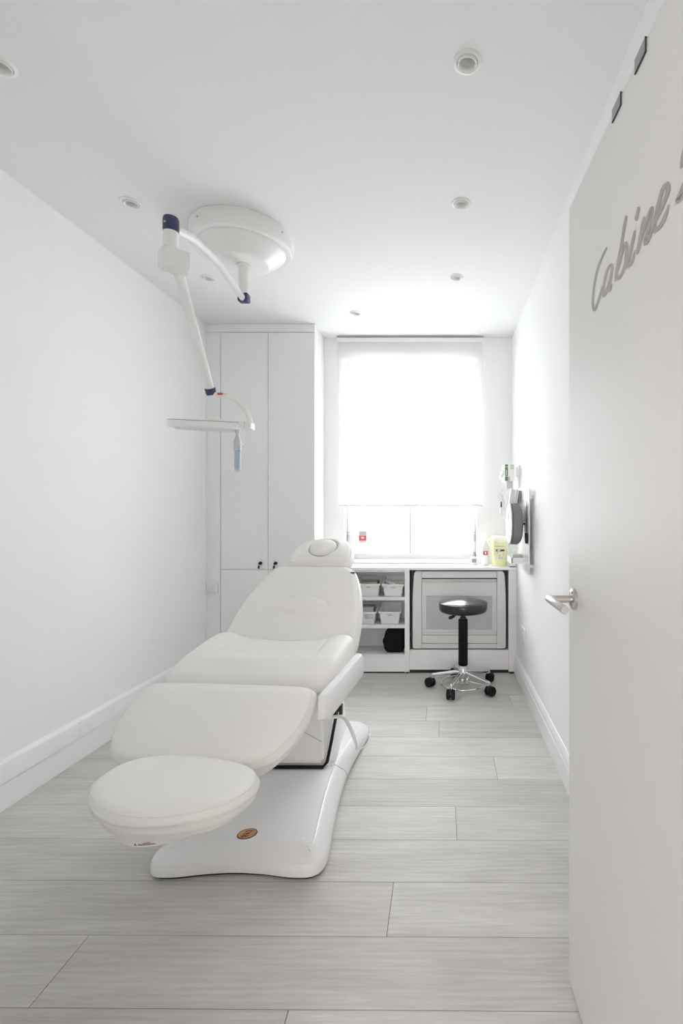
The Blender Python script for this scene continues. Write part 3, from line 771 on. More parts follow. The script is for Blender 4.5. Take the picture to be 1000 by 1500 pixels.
# scissors
sci = empty('scissors', (0.536, 3.10, 1.05), 'black handled scissors hanging on the pegboard behind the felt roll', 'scissors')
b = B(); prism(b, [(3.098, 1.10), (3.106, 1.10), (3.108, 1.30), (3.103, 1.325), (3.098, 1.30)], 'x', 0.5365, 0.5385); prism(b, [(3.104, 1.10), (3.112, 1.10), (3.109, 1.30), (3.105, 1.32)], 'x', 0.5388, 0.5405); mk('blade', b, 'black', sci, smooth=False)
for s in (-1, 1):
    b = B(); tube(b, [(0.537, 3.105 + s * 0.022 + 0.018 * math.cos(t), 1.085 + 0.032 * math.sin(t) - 0.002) for t in [2 * math.pi * k / 20 for k in range(21)]], 0.0045, 8); mk('handle_ring', b, 'black', sci)
b = B(); wire(b, [(0.527, 3.105, 1.12), (PXF + 0.002, 3.105, 1.12)], 0.003); mk('peg', b, 'trim', sci)
# wire basket and tray
wb_ = empty('wire_basket', (0.50, 3.38, 0.985), 'small white wire basket at the lower part of the pegboard', 'basket')
b = B()
for z in (0.985, 1.05, 1.11): wire(b, [(PXF - 0.002, 3.35, z), (0.452, 3.35, z), (0.452, 3.41, z), (PXF - 0.002, 3.41, z)])
for x in (0.455, 0.478, 0.501, 0.524): wire(b, [(x, 3.35, 1.11), (x, 3.35, 0.985), (x, 3.41, 0.985), (x, 3.41, 1.11)])
mk('wire_frame', b, 'trim', wb_)
tr = empty('pegboard_tray', (0.49, 3.15, 0.925), 'white tray box at the foot of the pegboard with a grey pad', 'tray')
b = B(); bx(b, 0.440, PXF, 3.09, 3.30, 0.918, 0.924); bx(b, 0.440, 0.446, 3.09, 3.30, 0.924, 0.958); bx(b, 0.440, PXF, 3.09, 3.096, 0.924, 0.958); bx(b, 0.440, PXF, 3.294, 3.30, 0.924, 0.958)
mk('tray_box', b, 'trim', tr, smooth=False)
pdd = mk('note_pad', bx(B(), 0.452, 0.520, 3.13, 3.25, 0.9245, 0.972, 0.002), 'card'); tag(pdd, 'grey note pad lying in the white pegboard tray', 'pad')

# wall sockets
so = empty('wall_socket', (XR, 3.44, 0.31), 'white double wall socket low on the right wall near the worktop unit', 'socket')
mk('cover_plate', bx(B(), XR - 0.010, XR, 3.345, 3.525, 0.318, 0.432, 0.003), 'plastic', so)
for yc in (3.39, 3.48):
    ms = Matrix.Translation((XR - 0.010, yc, 0.375)) @ Matrix.Rotation(math.radians(-90), 4, 'Y')
    mk('outlet', lathe(B(), [(0.030, -0.001), (0.030, 0.003), (0.026, 0.003), (0.024, 0.001), (0, 0.0012)], 0, 0, 28, ms), 'plastic', so)

# ------------------------------------------------------------------ door leaf
DS = math.atan(0.0241)
door_o = Vector((0.336, 1.288, 0.012)); ddir = Vector((0.0241, -1, 0)).normalized(); dn = Vector((-1, -0.0241, 0)).normalized()
def dP(s, z, out=0.0): return Vector((door_o.x, door_o.y, 0)) + ddir * s + dn * out + Vector((0, 0, z))
def dbox(bm, s0, s1, z0, z1, o0, o1, bev=0.0):
    t = B(); bx(t, 0, 1, 0, 1, 0, 1)
    for v in t.verts: v.co = dP(s0 + v.co.x * (s1 - s0), z0 + v.co.z * (z1 - z0), o0 + v.co.y * (o1 - o0))
    if bev: bmesh.ops.bevel(t, geom=list(t.edges), offset=bev, segments=1, affect='EDGES')
    merge(bm, t); return bm
dl = mk('door_1', dbox(B(), 0, 0.835, 0.010, 2.055, -0.04, 0.0, 0.001), 'door', smooth=False)
struct(dl, 'open white door leaf with grey script lettering at the right', 'door')
# lever handle
hz = 1.028
hs = 0.052
b = B()
mh = Matrix.Translation(dP(hs, hz)) @ Matrix(((ddir.x, 0, dn.x, 0), (ddir.y, 0, dn.y, 0), (0, 1, 0, 0), (0, 0, 0, 1)))
rose = mk('rosette', lathe(B(), [(0.0, 0.009), (0.024, 0.009), (0.0265, 0.0075), (0.0265, 0.0)], 0, 0, 40, mh), 'steel', dl)
b = B(); tube(b, smooth_path([dP(hs, hz, 0.008), dP(hs, hz, 0.035), dP(hs, hz, 0.064)], 4), 0.0095, 20)
lv = mk('lever', b, 'steel', dl)
b = B(); tube(b, [dP(hs - 0.010, hz, 0.064), dP(hs - 0.009, hz, 0.064), dP(hs + 0.02, hz, 0.064), dP(hs + 0.138, hz, 0.064), dP(hs + 0.139, hz, 0.064)], [0.0085, 0.0098, 0.0098, 0.0098, 0.009], 24)
mk('grip', b, 'steel', lv)
mk('set_screw', lathe(B(), [(0, 0.0025), (0.003, 0.0025), (0.003, 0)], 0.006, 0.018, 12, Matrix.Translation(dP(hs, hz, 0.0085)) @ Matrix(((ddir.x, 0, dn.x, 0), (ddir.y, 0, dn.y, 0), (0, 1, 0, 0), (0, 0, 0, 1)))), 'midgrey', lv)
# two metal hanger clips over the top edge
for i, (s0, lab) in enumerate(((0.312, 'grey metal over-door clip, the lower one towards the room'), (0.420, 'grey metal over-door clip, the upper one nearer the hinge'))):
    e = empty('door_clip', dP(s0 + 0.02, 2.03), lab, 'clip', 'over-door clips on the door leaf')
    mk('plate', dbox(B(), s0, s0 + 0.044, 2.034, 2.059, 0.0005, 0.0030, 0.0005), 'clip', e, smooth=False)
    mk('top_strap', dbox(B(), s0, s0 + 0.044, 2.0555, 2.059, -0.041, 0.0005, 0.0005), 'clip', e, smooth=False)
    b = B(); dbox(b, s0, s0 + 0.044, 2.0328, 2.0342, 0.0005, 0.0034); dbox(b, s0 + 0.0428, s0 + 0.0442, 2.0328, 2.059, 0.0005, 0.0034)
    mk('dark_edge', b, 'dark', e, smooth=False)
# script lettering, flat vinyl
LET = {
'C': [[(0.2795, 1.8007), (0.2543, 1.7974), (0.2239, 1.7866), (0.204, 1.7664), (0.1917, 1.7417), (0.19, 1.7201), (0.1999, 1.7049), (0.216, 1.7063), (0.2355, 1.7193), (0.2506, 1.7336)]],
'a': [[(0.3134, 1.7463), (0.2967, 1.7536), (0.2795, 1.7521), (0.2652, 1.7398), (0.2565, 1.723), (0.2594, 1.7113), (0.2703, 1.709), (0.2899, 1.7204), (0.3101, 1.7443)], [(0.3101, 1.7468), (0.3001, 1.7306), (0.2913, 1.7147), (0.2927, 1.7065), (0.3068, 1.7099)]],
'b': [[(0.3795, 1.806), (0.3691, 1.7925), (0.3561, 1.7671), (0.3421, 1.7437), (0.3296, 1.7236), (0.3232, 1.7084)], [(0.3359, 1.7229), (0.3543, 1.7445), (0.3708, 1.7555), (0.3789, 1.7487), (0.3795, 1.7357), (0.3749, 1.7197), (0.3603, 1.7084), (0.3408, 1.7072), (0.3321, 1.7175)]],
'i': [[(0.4172, 1.7564), (0.4055, 1.7397), (0.393, 1.724), (0.3868, 1.7147), (0.3919, 1.7064), (0.4055, 1.7084), (0.4161, 1.7206)], [(0.4341, 1.7877), (0.4275, 1.7799), (0.4203, 1.7711)]],
'n': [[(0.4562, 1.7576), (0.4441, 1.7397), (0.4331, 1.7201), (0.4255, 1.7079)], [(0.4316, 1.7166), (0.4514, 1.7355), (0.468, 1.7466), (0.4817, 1.7537), (0.4785, 1.7402), (0.4666, 1.7225), (0.4591, 1.7153), (0.4633, 1.7087), (0.4772, 1.7123), (0.4884, 1.7241)]],
'e': [[(0.5035, 1.7251), (0.5222, 1.7351), (0.5381, 1.746), (0.5326, 1.7588), (0.5202, 1.7598), (0.5057, 1.7437), (0.4962, 1.7295), (0.4928, 1.7185), (0.5005, 1.7089), (0.5181, 1.7085), (0.5342, 1.7161), (0.54, 1.7248)]],
'2': [[(0.579, 1.7530), (0.585, 1.7690), (0.602, 1.7860), (0.622, 1.7930), (0.638, 1.7860), (0.640, 1.7720), (0.622, 1.7500), (0.600, 1.7320), (0.580, 1.7200), (0.5685, 1.7125), (0.590, 1.7105), (0.612, 1.7085), (0.640, 1.7120)]],
}
lift = 0.0006
k2 = 0
for ch, strokes in LET.items():
    b = B()
    for st_ in strokes:
        P = smooth_path([(s, z, 0) for s, z in st_], 6) if len(st_) > 2 else [Vector((s, z, 0)) for s, z in st_]
        n = len(P); k2 += 1
        Lf, Rt = [], []
        for i, p in enumerate(P):
            d = (P[min(i + 1, n - 1)] - P[max(i - 1, 0)]).normalized()
            # a flat brush held at an angle: downstrokes thick, connecting strokes thin
            w = 0.0034 + 0.0044 * abs(d.cross(Vector((0.95, -0.32, 0)).normalized()).z)
            t = i / (n - 1); w *= min(1, 0.45 + 6 * t, 0.30 + 5 * (1 - t))
            nn = Vector((-d.y, d.x, 0))
            Lf.append(b.verts.new(dP(p.x + nn.x * w, p.y + nn.y * w, 0.0006 + 0.00003 * k2))); Rt.append(b.verts.new(dP(p.x - nn.x * w, p.y - nn.y * w, 0.0006 + 0.00003 * k2)))
        for i in range(n - 1): b.faces.new((Lf[i], Rt[i], Rt[i + 1], Lf[i + 1]))
    mk('letter', b, 'letter', dl, smooth=False)

# ------------------------------------------------------------------ stool
SX, SY = 0.146, 3.45
stl = empty('stool', (SX, SY, 0), 'black round swivel stool with chrome five-star castor base', 'stool')
seat = lathe(B(), [(0, 0.636), (0.05, 0.6345), (0.09, 0.630), (0.125, 0.623), (0.150, 0.6165), (0.164, 0.611), (0.171, 0.604), (0.1735, 0.595), (0.1725, 0.568), (0.168, 0.553), (0.158, 0.544), (0.14, 0.541), (0, 0.541)], SX, SY, 64)
s_ = mk('seat', seat, 'blackvinyl', stl, angle=60)
mk('piping', tube(B(), [(SX + 0.1695 * math.cos(2 * math.pi * k / 64), SY + 0.1695 * math.sin(2 * math.pi * k / 64), 0.6065) for k in range(65)], 0.0022, 6), 'blackvinyl', s_)
mk('neck', lathe(B(), [(0, 0.541), (0.024, 0.541), (0.024, 0.525), (0.017, 0.515), (0.017, 0.505), (0.023, 0.500), (0.023, 0.486), (0, 0.486)], SX, SY, 28), 'black', stl)
pr = [(0, 0.487)]; nr = 34
for k in range(nr):
    z = 0.487 - k * (0.325 / nr); pr += [(0.0315, z), (0.0345, z - 0.0040), (0.0315, z - 0.0085)]
pr += [(0.030, 0.160), (0, 0.160)]
mk('bellows', lathe(B(), pr, SX, SY, 28), 'rubber', stl, angle=20)
b = B(); tube(b, [(SX - 0.01, SY - 0.02, 0.535), (SX - 0.055, SY - 0.035, 0.522), (SX - 0.07, SY - 0.04, 0.515), (SX - 0.095, SY - 0.045, 0.505), (SX - 0.104, SY - 0.047, 0.502)], [0.004, 0.004, 0.011, 0.012, 0.006], 12); mk('lever', b, 'black', stl)
hub = mk('hub', lathe(B(), [(0, 0.162), (0.030, 0.162), (0.030, 0.125), (0.034, 0.118), (0.034, 0.085), (0.022, 0.07), (0.014, 0.035), (0, 0.035)], SX, SY, 32), 'chrome', stl)
for k in range(5):
    a = math.radians(175 + 72 * k); c, s = math.cos(a), math.sin(a)
    def rp(r, z, side=0.0): return (SX + c * r - s * side, SY + s * r + c * side, z)
    b = B()
    tube(b, [rp(0.02, 0.112), rp(0.05, 0.112), rp(0.12, 0.101), rp(0.19, 0.090), rp(0.222, 0.085), rp(0.232, 0.082)], [0.015, 0.0145, 0.0125, 0.0115, 0.0125, 0.009], 14)
    lathe(b, [(0.013, 0.092), (0.013, 0.066), (0, 0.066)], SX + c * 0.222, SY + s * 0.222, 16)
    lg = mk('leg', b, 'chrome', stl)
    # twin-wheel castor
    cx, cy = SX + c * 0.236, SY + s * 0.236
    ang = a + math.radians(60 * (k % 3) - 40)
    b = B()
    mw = Matrix.Translation((cx, cy, 0.0335)) @ Matrix.Rotation(ang, 4, 'Z') @ Matrix.Rotation(math.radians(90), 4, 'X')
    for h in (-1, 1):
        lathe(b, [(0, h * 0.006), (0.030, h * 0.006), (0.0333, h * 0.010), (0.0333, h * 0.022), (0.029, h * 0.028), (0.016, h * 0.030), (0, h * 0.030)], 0, 0, 28, mw)
    mk('castor', b, 'rubber', lg)
    b = B(); lathe(b, [(0, -0.008), (0.026, -0.008), (0.026, 0.008), (0, 0.008)], 0, 0.006, 24, mw); mk('castor_fork', b, 'black', lg)
# foot ring
b = B(); tube(b, [(SX + 0.155 * math.cos(2 * math.pi * k / 60), SY + 0.155 * math.sin(2 * math.pi * k / 60), 0.036) for k in range(61)], 0.0065, 10)
fr = mk('foot_ring', b, 'chrome', stl)
b = B()
for k in range(3):
    a = math.radians(100 + 120 * k); tube(b, [(SX + 0.03 * math.cos(a), SY + 0.03 * math.sin(a), 0.05), (SX + 0.153 * math.cos(a), SY + 0.153 * math.sin(a), 0.038)], 0.004, 8)
mk('ring_spoke', b, 'chrome', fr)
b = B()
for k in range(6):
    a = math.radians(60 * k + 20); lathe(b, [(0, 0.075), (0.008, 0.075), (0.010, 0.07), (0.010, 0.045), (0.012, 0.043), (0.012, 0.03), (0, 0.03)], SX + 0.036 * math.cos(a), SY + 0.036 * math.sin(a), 14)
mk('release_pin', b, 'chrome', stl)

# ------------------------------------------------------------------ ceiling lamp
LX, LY = -1.04, 2.52
lp = empty('examination_lamp', (LX, LY, CEIL), 'white articulated examination lamp hanging from the ceiling over the couch', 'lamp')
c = CEIL
cn = mk('ceiling_mount', lathe(B(), [(0.250, c - 0.0005), (0.251, c - 0.060), (0.250, c - 0.074), (0.246, c - 0.082), (0.240, c - 0.085), (0.216, c - 0.083), (0.2155, c - 0.086), (0.208, c - 0.094), (0.146, c - 0.141), (0.138, c - 0.150), (0.128, c - 0.1555), (0.115, c - 0.157), (0.0, c - 0.157)], LX, LY, 96), 'lampwhite', lp, angle=35)
b = B()
for a in (-20, 60, 150, 240):
    m_ = Matrix.Translation((LX + 0.250 * math.cos(math.radians(a)), LY + 0.250 * math.sin(math.radians(a)), c - 0.035)) @ Matrix.Rotation(math.radians(a), 4, 'Z') @ Matrix.Rotation(math.radians(90), 4, 'Y')
    lathe(b, [(0, 0.003), (0.005, 0.003), (0.006, 0.0)], 0, 0, 14, m_)
mk('screw', b, 'grey', cn)
SXL = LX + 0.008
mk('stem', lathe(B(), [(0.035, c - 0.156), (0.035, c - 0.166), (0.0265, c - 0.168), (0.0255, c - 0.238), (0.0245, c - 0.240), (0.0255, c - 0.242), (0.0255, c - 0.312), (0, c - 0.312)], SXL, LY, 36), 'lampwhite', lp)
mk('elbow_cap', bx(B(), SXL - 0.027, SXL + 0.027, LY - 0.024, LY + 0.024, c - 0.350, c - 0.306, 0.008), 'navy', lp)
b = B(); tube(b, smooth_path([(SXL, LY - 0.015, c - 0.335), (-1.043, 2.44, c - 0.312), (-1.058, 2.27, c - 0.270), (-1.073, 2.10, c - 0.262), (-1.090, 1.985, c - 0.283)], 8), 0.0160, 20)
mk('upper_arm', b, 'lampwhite', lp)
JX, JY = -1.098, 1.96
mk('joint_cap', lathe(B(), [(0.0290, 2.380), (0.0300, 2.392), (0.0300, 2.430), (0.027, 2.439), (0.0, 2.441)], JX, JY, 36), 'navy', lp)
jp = mk('joint_post', lathe(B(), [(0.0, 2.380), (0.0285, 2.380), (0.0285, 2.322), (0.027, 2.320), (0.0285, 2.318), (0.029, 2.30), (0, 2.30)], JX, JY, 36), 'lampwhite', lp)
mk('pin', lathe(B(), [(0, 0.002), (0.004, 0.002), (0.004, 0)], 0, 0, 12, Matrix.Translation((JX - 0.008, JY - 0.0295, 2.408)) @ Matrix.Rotation(math.radians(90), 4, 'X')), 'grey', jp)
mj = Matrix.Translation((-1.083, JY, 2.262)) @ Matrix.Rotation(math.radians(35), 4, 'Z') @ Matrix.Rotation(math.radians(90), 4, 'Y') @ Matrix.Translation((0, 0, 1.083))
kn = mk('knuckle', lathe(B(), [(0, -1.141), (0.022, -1.140), (0.038, -1.136), (0.046, -1.129), (0.049, -1.118), (0.049, -1.0955), (0.0480, -1.095), (0.049, -1.0945), (0.049, -1.036), (0.0475, -1.033), (0.040, -1.034), (0, -1.036)], 0, 0, 40, mj), 'lampwhite', lp, angle=25)
b = B(); tube(b, [(-1.078, 1.972, 2.245), (-1.075, 1.99, 2.20), (-1.053, 2.192, 1.815), (-1.052, 2.198, 1.80)], [0.0205, 0.0205, 0.0185, 0.0175], 24)
mk('spring_arm', b, 'lampwhite', lp)
b = B(); d_ = (Vector((-1.053, 2.192, 1.815)) - Vector((-1.075, 1.99, 2.20))).normalized(); p_ = Vector((-1.052, 2.199, 1.80))
tube(b, [p_ - d_ * 0.012, p_ - d_ * 0.010, p_ + d_ * 0.012, p_ + d_ * 0.022], [0.0222, 0.0235, 0.0235, 0.018], 24); mk('lower_joint_cap', b, 'navy', lp)
def P22(px, py, y=2.2): return Vector(((px - PX) / F * y, y, CAMH + (PY - py) / F * y))
b = B(); lathe(b, [(0, 1.768), (0.015, 1.77), (0.018, 1.775), (0.018, 1.79), (0, 1.792)], -1.05, 2.205, 24)
tube(b, smooth_path([Vector((-1.05, 2.203, 1.783)), P22(322, 578.5), P22(338, 582), P22(352, 591), P22(361, 603), P22(365.5, 615), P22(366, 624)], 8), [0.0115] * 49, 16)
yk = mk('yoke', b, 'lampwhite', lp)
b = B(); mr_ = Matrix.Translation(P22(323.5, 577.5)); bx(b, P22(320, 577).x, P22(328, 577).x, 2.186, 2.19, P22(0, 579.5).z, P22(0, 576.5).z); mk('red_mark', b, 'red', yk, smooth=False)
HC = P22(303, 620); HR = 0.158
mt_ = Matrix.Translation(HC) @ Matrix.Rotation(math.radians(2.6), 4, 'Y') @ Matrix.Rotation(math.radians(9.0), 4, 'X')
hd = mk('lamp_head', lathe(B(), [(0, 0.018), (0.05, 0.018), (0.135, 0.015), (0.152, 0.012), (0.1575, 0.007), (0.158, -0.014), (0.1565, -0.019), (0.150, -0.022), (0.136, -0.0225)], 0, 0, 72, mt_), 'lampwhite', lp, angle=50)
mk('rim_seam', tube(B(), [mt_ @ Vector((0.1555 * math.cos(2 * math.pi * k / 72), 0.1555 * math.sin(2 * math.pi * k / 72), 0.0100)) for k in range(73)], 0.0012, 6), 'midgrey', hd)
mk('light_cover', lathe(B(), [(0.137, -0.0215), (0.130, -0.028), (0.118, -0.033), (0.05, -0.036), (0, -0.0365)], 0, 0, 72, mt_), 'lampdisc', hd, angle=60)
b = B(); a_, z_ = P22(350, 628), P22(370, 619)
bx(b, P22(349, 0).x, P22(361, 0).x, 2.175, 2.225, P22(0, 628.5).z, P22(0, 618.5).z, 0.004); bx(b, P22(361.8, 0).x, P22(370, 0).x, 2.172, 2.228, P22(0, 629).z, P22(0, 619.5).z, 0.004)
mk('head_bracket', b, 'lampwhite', lp)
hx, hy = P22(347.5, 0).x, 2.2
hz_ = lambda py: P22(0, py).z
hn = mk('handle', lathe(B(), [(0, hz_(626)), (0.0145, hz_(626)), (0.0145, hz_(629)), (0.0095, hz_(634)), (0.0065, hz_(637.5)), (0.010, hz_(642)), (0.0155, hz_(645)), (0.0155, hz_(649)), (0.0165, hz_(650)), (0.0165, hz_(659)), (0.014, hz_(660)), (0, hz_(660))], hx, hy, 32), 'handlegrey', lp)
b = B(); lathe(b, [(0, hz_(660)), (0.0125, hz_(660.5)), (0.0125, hz_(687)), (0, hz_(688))], hx, hy, 28); mk('blue_core', b, 'blue', hn)
b = B(); lathe(b, [(0.0150, hz_(653)), (0.0150, hz_(690)), (0.0, hz_(691))], hx, hy, 28); mk('clear_sleeve', b, 'clear', hn)
b = B(); tube(b, [(hx - 0.024, hy, hz_(652)), (hx + 0.026, hy, hz_(651))], 0.003, 8); mk('cross_pin', b, 'lampwhite', hn)

# ------------------------------------------------------------------ treatment couch
TX, TY = -0.73, 2.30
TH = math.radians(4.6)
def ax(y): return TX + math.tan(TH) * (y - TY)
cz = empty('treatment_couch', (-0.71, 2.15, 0), 'cream vinyl electric treatment couch with raised backrest on a white base', 'treatment couch')
RV = Vector((math.cos(TH), -math.sin(TH), 0)); AV = Vector((math.sin(TH), math.cos(TH), 0))

def closed_spline(ctrl, n):
    """closed Catmull-Rom through ctrl, resampled to n equally spaced points"""
    m = len(ctrl); raw = []
    for i in range(m):
        p0, p1, p2, p3 = [Vector((*ctrl[(i + j - 1) % m], 0)) for j in range(4)]
        for k in range(24):
            t = k / 24
            raw.append(0.5 * ((2 * p1) + (p2 - p0) * t + (2 * p0 - 5 * p1 + 4 * p2 - p3) * t * t + (3 * p1 - p0 - 3 * p2 + p3) * t ** 3))
    raw.append(raw[0]); acc = [0]
    for a_, b_ in zip(raw, raw[1:]): acc.append(acc[-1] + (b_ - a_).length)
    out = []; j = 0
    for k in range(n):
        s = acc[-1] * k / n
        while acc[j + 1] < s: j += 1
        f_ = (s - acc[j]) / max(1e-9, acc[j + 1] - acc[j]); out.append(raw[j].lerp(raw[j + 1], f_))
    return out

def sym(half):
    """mirror (a,b) control points (a>=0, from top round to bottom on the right) into a closed outline"""
    return half + [(-a, b) for a, b in reversed(half) if a > 1e-6]

def cushion(name, ctrl, O, A, Bv, th, er, crown, disp=None, m='leather', n=120, top_lip=0.006, under=0.35, parent=None, seam=True):
    """stuffed vinyl cushion: outline in (a,b), thickness along the normal, rolled edges, a raised seam"""
    Nv = A.cross(Bv).normalized()
    out = closed_spline(ctrl, n)
    area = sum(out[i].x * out[(i + 1) % n].y - out[(i + 1) % n].x * out[i].y for i in range(n))
    nor = []
    for i in range(n):
        d = (out[(i + 1) % n] - out[i - 1]).normalized(); nn = Vector((-d.y, d.x, 0))
        nor.append(nn if area > 0 else -nn)                 # points inward
    cen = sum(out, Vector()) / n
    W = lambda p, h: O + A * p.x + Bv * p.y + Nv * h
    b = B(); rings = []
    am = max(abs(p.x) for p in out); bmx = max(p.y for p in out); bmn = min(p.y for p in out); bc_ = (bmx + bmn) / 2; bh = (bmx - bmn) / 2
    def shrink(p, inset): return Vector((p.x * (1 - inset / am), bc_ + (p.y - bc_) * (1 - inset / bh), 0))
    def ring(inset, h, scale=None):
        pts = []
        for i in range(n):
            p = shrink(out[i], inset)
            if scale is not None: p = cen + (p - cen) * scale
            hh = h + (disp(p.x, p.y) if (disp and h > th * 0.5) else 0)
            pts.append(b.verts.new(W(p, hh)))
        rings.append(pts)
    # underside
    for s in (0.3, 0.7, 0.95): ring(er, 0.0, s)
    for k in range(1, 7):
        t = math.pi / 2 * k / 6; ring(er * under * 2 * (1 - math.sin(t)), er * (1 - math.cos(t)))
    ring(-0.004, th * 0.55)
    top_r = min(er, th * 0.45)
    for k in range(0, 7):
        t = math.pi / 2 * k / 6; ring(top_r * (1 - math.cos(t)), th - top_r + top_r * math.sin(t))
    for k in range(1, 40):
        s = 1 - k / 40; ring(top_r, th + crown * (1 - s ** 5), s)
    for a_, b_ in zip(rings, rings[1:]):
        for k in range(n): b.faces.new((a_[k], a_[(k + 1) % n], b_[(k + 1) % n], b_[k]))
    b.faces.new(rings[0][::-1])
    cv = b.verts.new(W(cen, th + crown + (disp(cen.x, cen.y) if disp else 0)))
    for k in range(n): b.faces.new((rings[-1][k], rings[-1][(k + 1) % n], cv))
    o = mk(name, b, m, parent or cz, angle=180)
    if not seam: return o
    # piping seam along the upper edge
    k = math.pi / 2 * 0.42; ins = top_r * (1 - math.cos(k)); h = th - top_r + top_r * math.sin(k)
    pts = []
    for i in range(n + 1):
        p = shrink(out[i % n], ins); pts.append(W(p, h + (disp(p.x, p.y) if disp else 0)))
    mk('piping', tube(B(), pts, 0.0020, 6, caps=False), 'seam', o, angle=180)
    return o
def gauss(x, s): return math.exp(-(x / s) ** 2)
def sstep(e0, e1, x):
    t = max(0, min(1, (x - e0) / (e1 - e0))); return t * t * (3 - 2 * t)
def frame(y, z, slope):
    """origin on the couch's centre line at depth y, its along-vector climbing with slope (dz per metre towards the head)"""
    Bv = (AV + Vector((0, 0, slope))).normalized()
    return Vector((ax(y), y, z)), Bv

# footrest, turned a little further on its swivel than the rest of the couch
FT = math.radians(11)
RF = Vector((math.cos(FT), -math.sin(FT), 0)); AF = Vector((math.sin(FT), math.cos(FT), 0))
O = Vector((-0.755, 1.35, 0.504 - 0.068))
foot = sym([(0.0, 0.155), (0.07, 0.152), (0.14, 0.140), (0.207, 0.108), (0.240, 0.055), (0.242, 0.0), (0.223, -0.055), (0.185, -0.093), (0.12, -0.130), (0.05, -0.152), (0.0, -0.156)])
foot = [(a * 0.95, bb * 0.975) for a, bb in foot]
fo = cushion('footrest', foot, O, RF, AF, 0.068, 0.034, 0.006)
b = B()
tray = closed_spline([(a * 0.97, bb * 0.97 - 0.001) for a, bb in foot], 64)
FL = lambda a, bb, z: O + RF * a + AF * bb + Vector((0, 0, z))
r0 = [b.verts.new(FL(p.x, p.y, 0.022)) for p in tray]; r1 = [b.verts.new(FL(p.x * 0.93, p.y * 0.93, -0.006)) for p in tray]
r2 = [b.verts.new(FL(p.x * 0.68, p.y * 0.84 - 0.012, -0.010)) for p in tray]; r3 = [b.verts.new(FL(p.x * 0.60, p.y * 0.80 - 0.014, -0.028)) for p in tray]
for a_, b_ in ((r0, r1), (r1, r2), (r2, r3)):
    for k in range(64): b.faces.new((a_[k], a_[(k + 1) % 64], b_[(k + 1) % 64], b_[k]))
b.faces.new(r0[::-1]); b.faces.new(r3)
ft = mk('footrest_shell', b, 'blushplastic', cz, angle=30)
def front_b(a, z):
    """depth of the shell's lower front wall at sideways position a and height z"""
    t = (-0.010 - z) / 0.018; sa = 0.68 - 0.08 * t; sb = 0.84 - 0.04 * t; ob = -0.012 - 0.002 * t
    fr = sorted((p.x * sa, p.y * sb + ob) for p in tray if p.y < -0.05)
    for (x0, y0), (x1, y1) in zip(fr, fr[1:]):
        if x0 <= a <= x1: return y0 + (y1 - y0) * (a - x0) / max(1e-6, x1 - x0)
    return fr[0][1]
def strip(bm, a0, a1, z0, z1, lift, n=8):
    lo_, hi_ = [], []
    for k in range(n + 1):
        a = a0 + (a1 - a0) * k / n
        lo_.append(bm.verts.new(FL(a, front_b(a, z0) - lift, z0))); hi_.append(bm.verts.new(FL(a, front_b(a, z1) - lift, z1)))
    for k in range(n): bm.faces.new((lo_[k], lo_[k + 1], hi_[k + 1], hi_[k]))
    return bm
LA = 0.004
wl = mk('warning_label', strip(B(), LA, LA + 0.058, -0.0262, -0.0125, 0.0006), 'paper', ft, smooth=False)
mk('print_line', strip(B(), LA + 0.014, LA + 0.052, -0.0192, -0.0176, 0.0009), 'dark', ft, smooth=False)
mk('print_line', strip(B(), LA + 0.014, LA + 0.055, -0.0222, -0.0206, 0.0009), 'dark', ft, smooth=False)
mk('red_print', strip(B(), LA + 0.027, LA + 0.043, -0.0166, -0.0142, 0.0009), 'red', ft, smooth=False)
b = B(); tv = [b.verts.new(FL(LA + a_, front_b(LA + a_, z_) - 0.0009, z_)) for a_, z_ in ((0.002, -0.0238), (0.0115, -0.0238), (0.00675, -0.0148))]; b.faces.new(tv); mk('warning_triangle', b, 'orange', ft, smooth=False)

# leg rest
sl_ = 0.46
O, Bv = frame(1.66, 0.63 + sl_ * (1.66 - 1.82) - 0.075 * 0.9, sl_)
legc = sym([(0.0, 0.170), (0.18, 0.170), (0.28, 0.166), (0.312, 0.150), (0.325, 0.100), (0.324, 0.03), (0.308, -0.05), (0.270, -0.120), (0.205, -0.158), (0.10, -0.172), (0.0, -0.174)])
cushion('leg_rest', legc, O, RV, Bv, 0.078, 0.036, 0.010)
b = B(); tp = closed_spline([(a * 0.93, bb * 0.94) for a, bb in legc], 64); Nn = RV.cross(Bv).normalized()
r0 = [b.verts.new(O + RV * p.x + Bv * p.y + Nn * 0.012) for p in tp]; r1 = [b.verts.new(O + RV * p.x * 0.93 + Bv * p.y * 0.93 - Nn * 0.030) for p in tp]
for k in range(64): b.faces.new((r0[k], r0[(k + 1) % 64], r1[(k + 1) % 64], r1[k]))
b.faces.new(r0[::-1]); b.faces.new(r1); mk('leg_rest_shell', b, 'blushplastic', cz, angle=30)

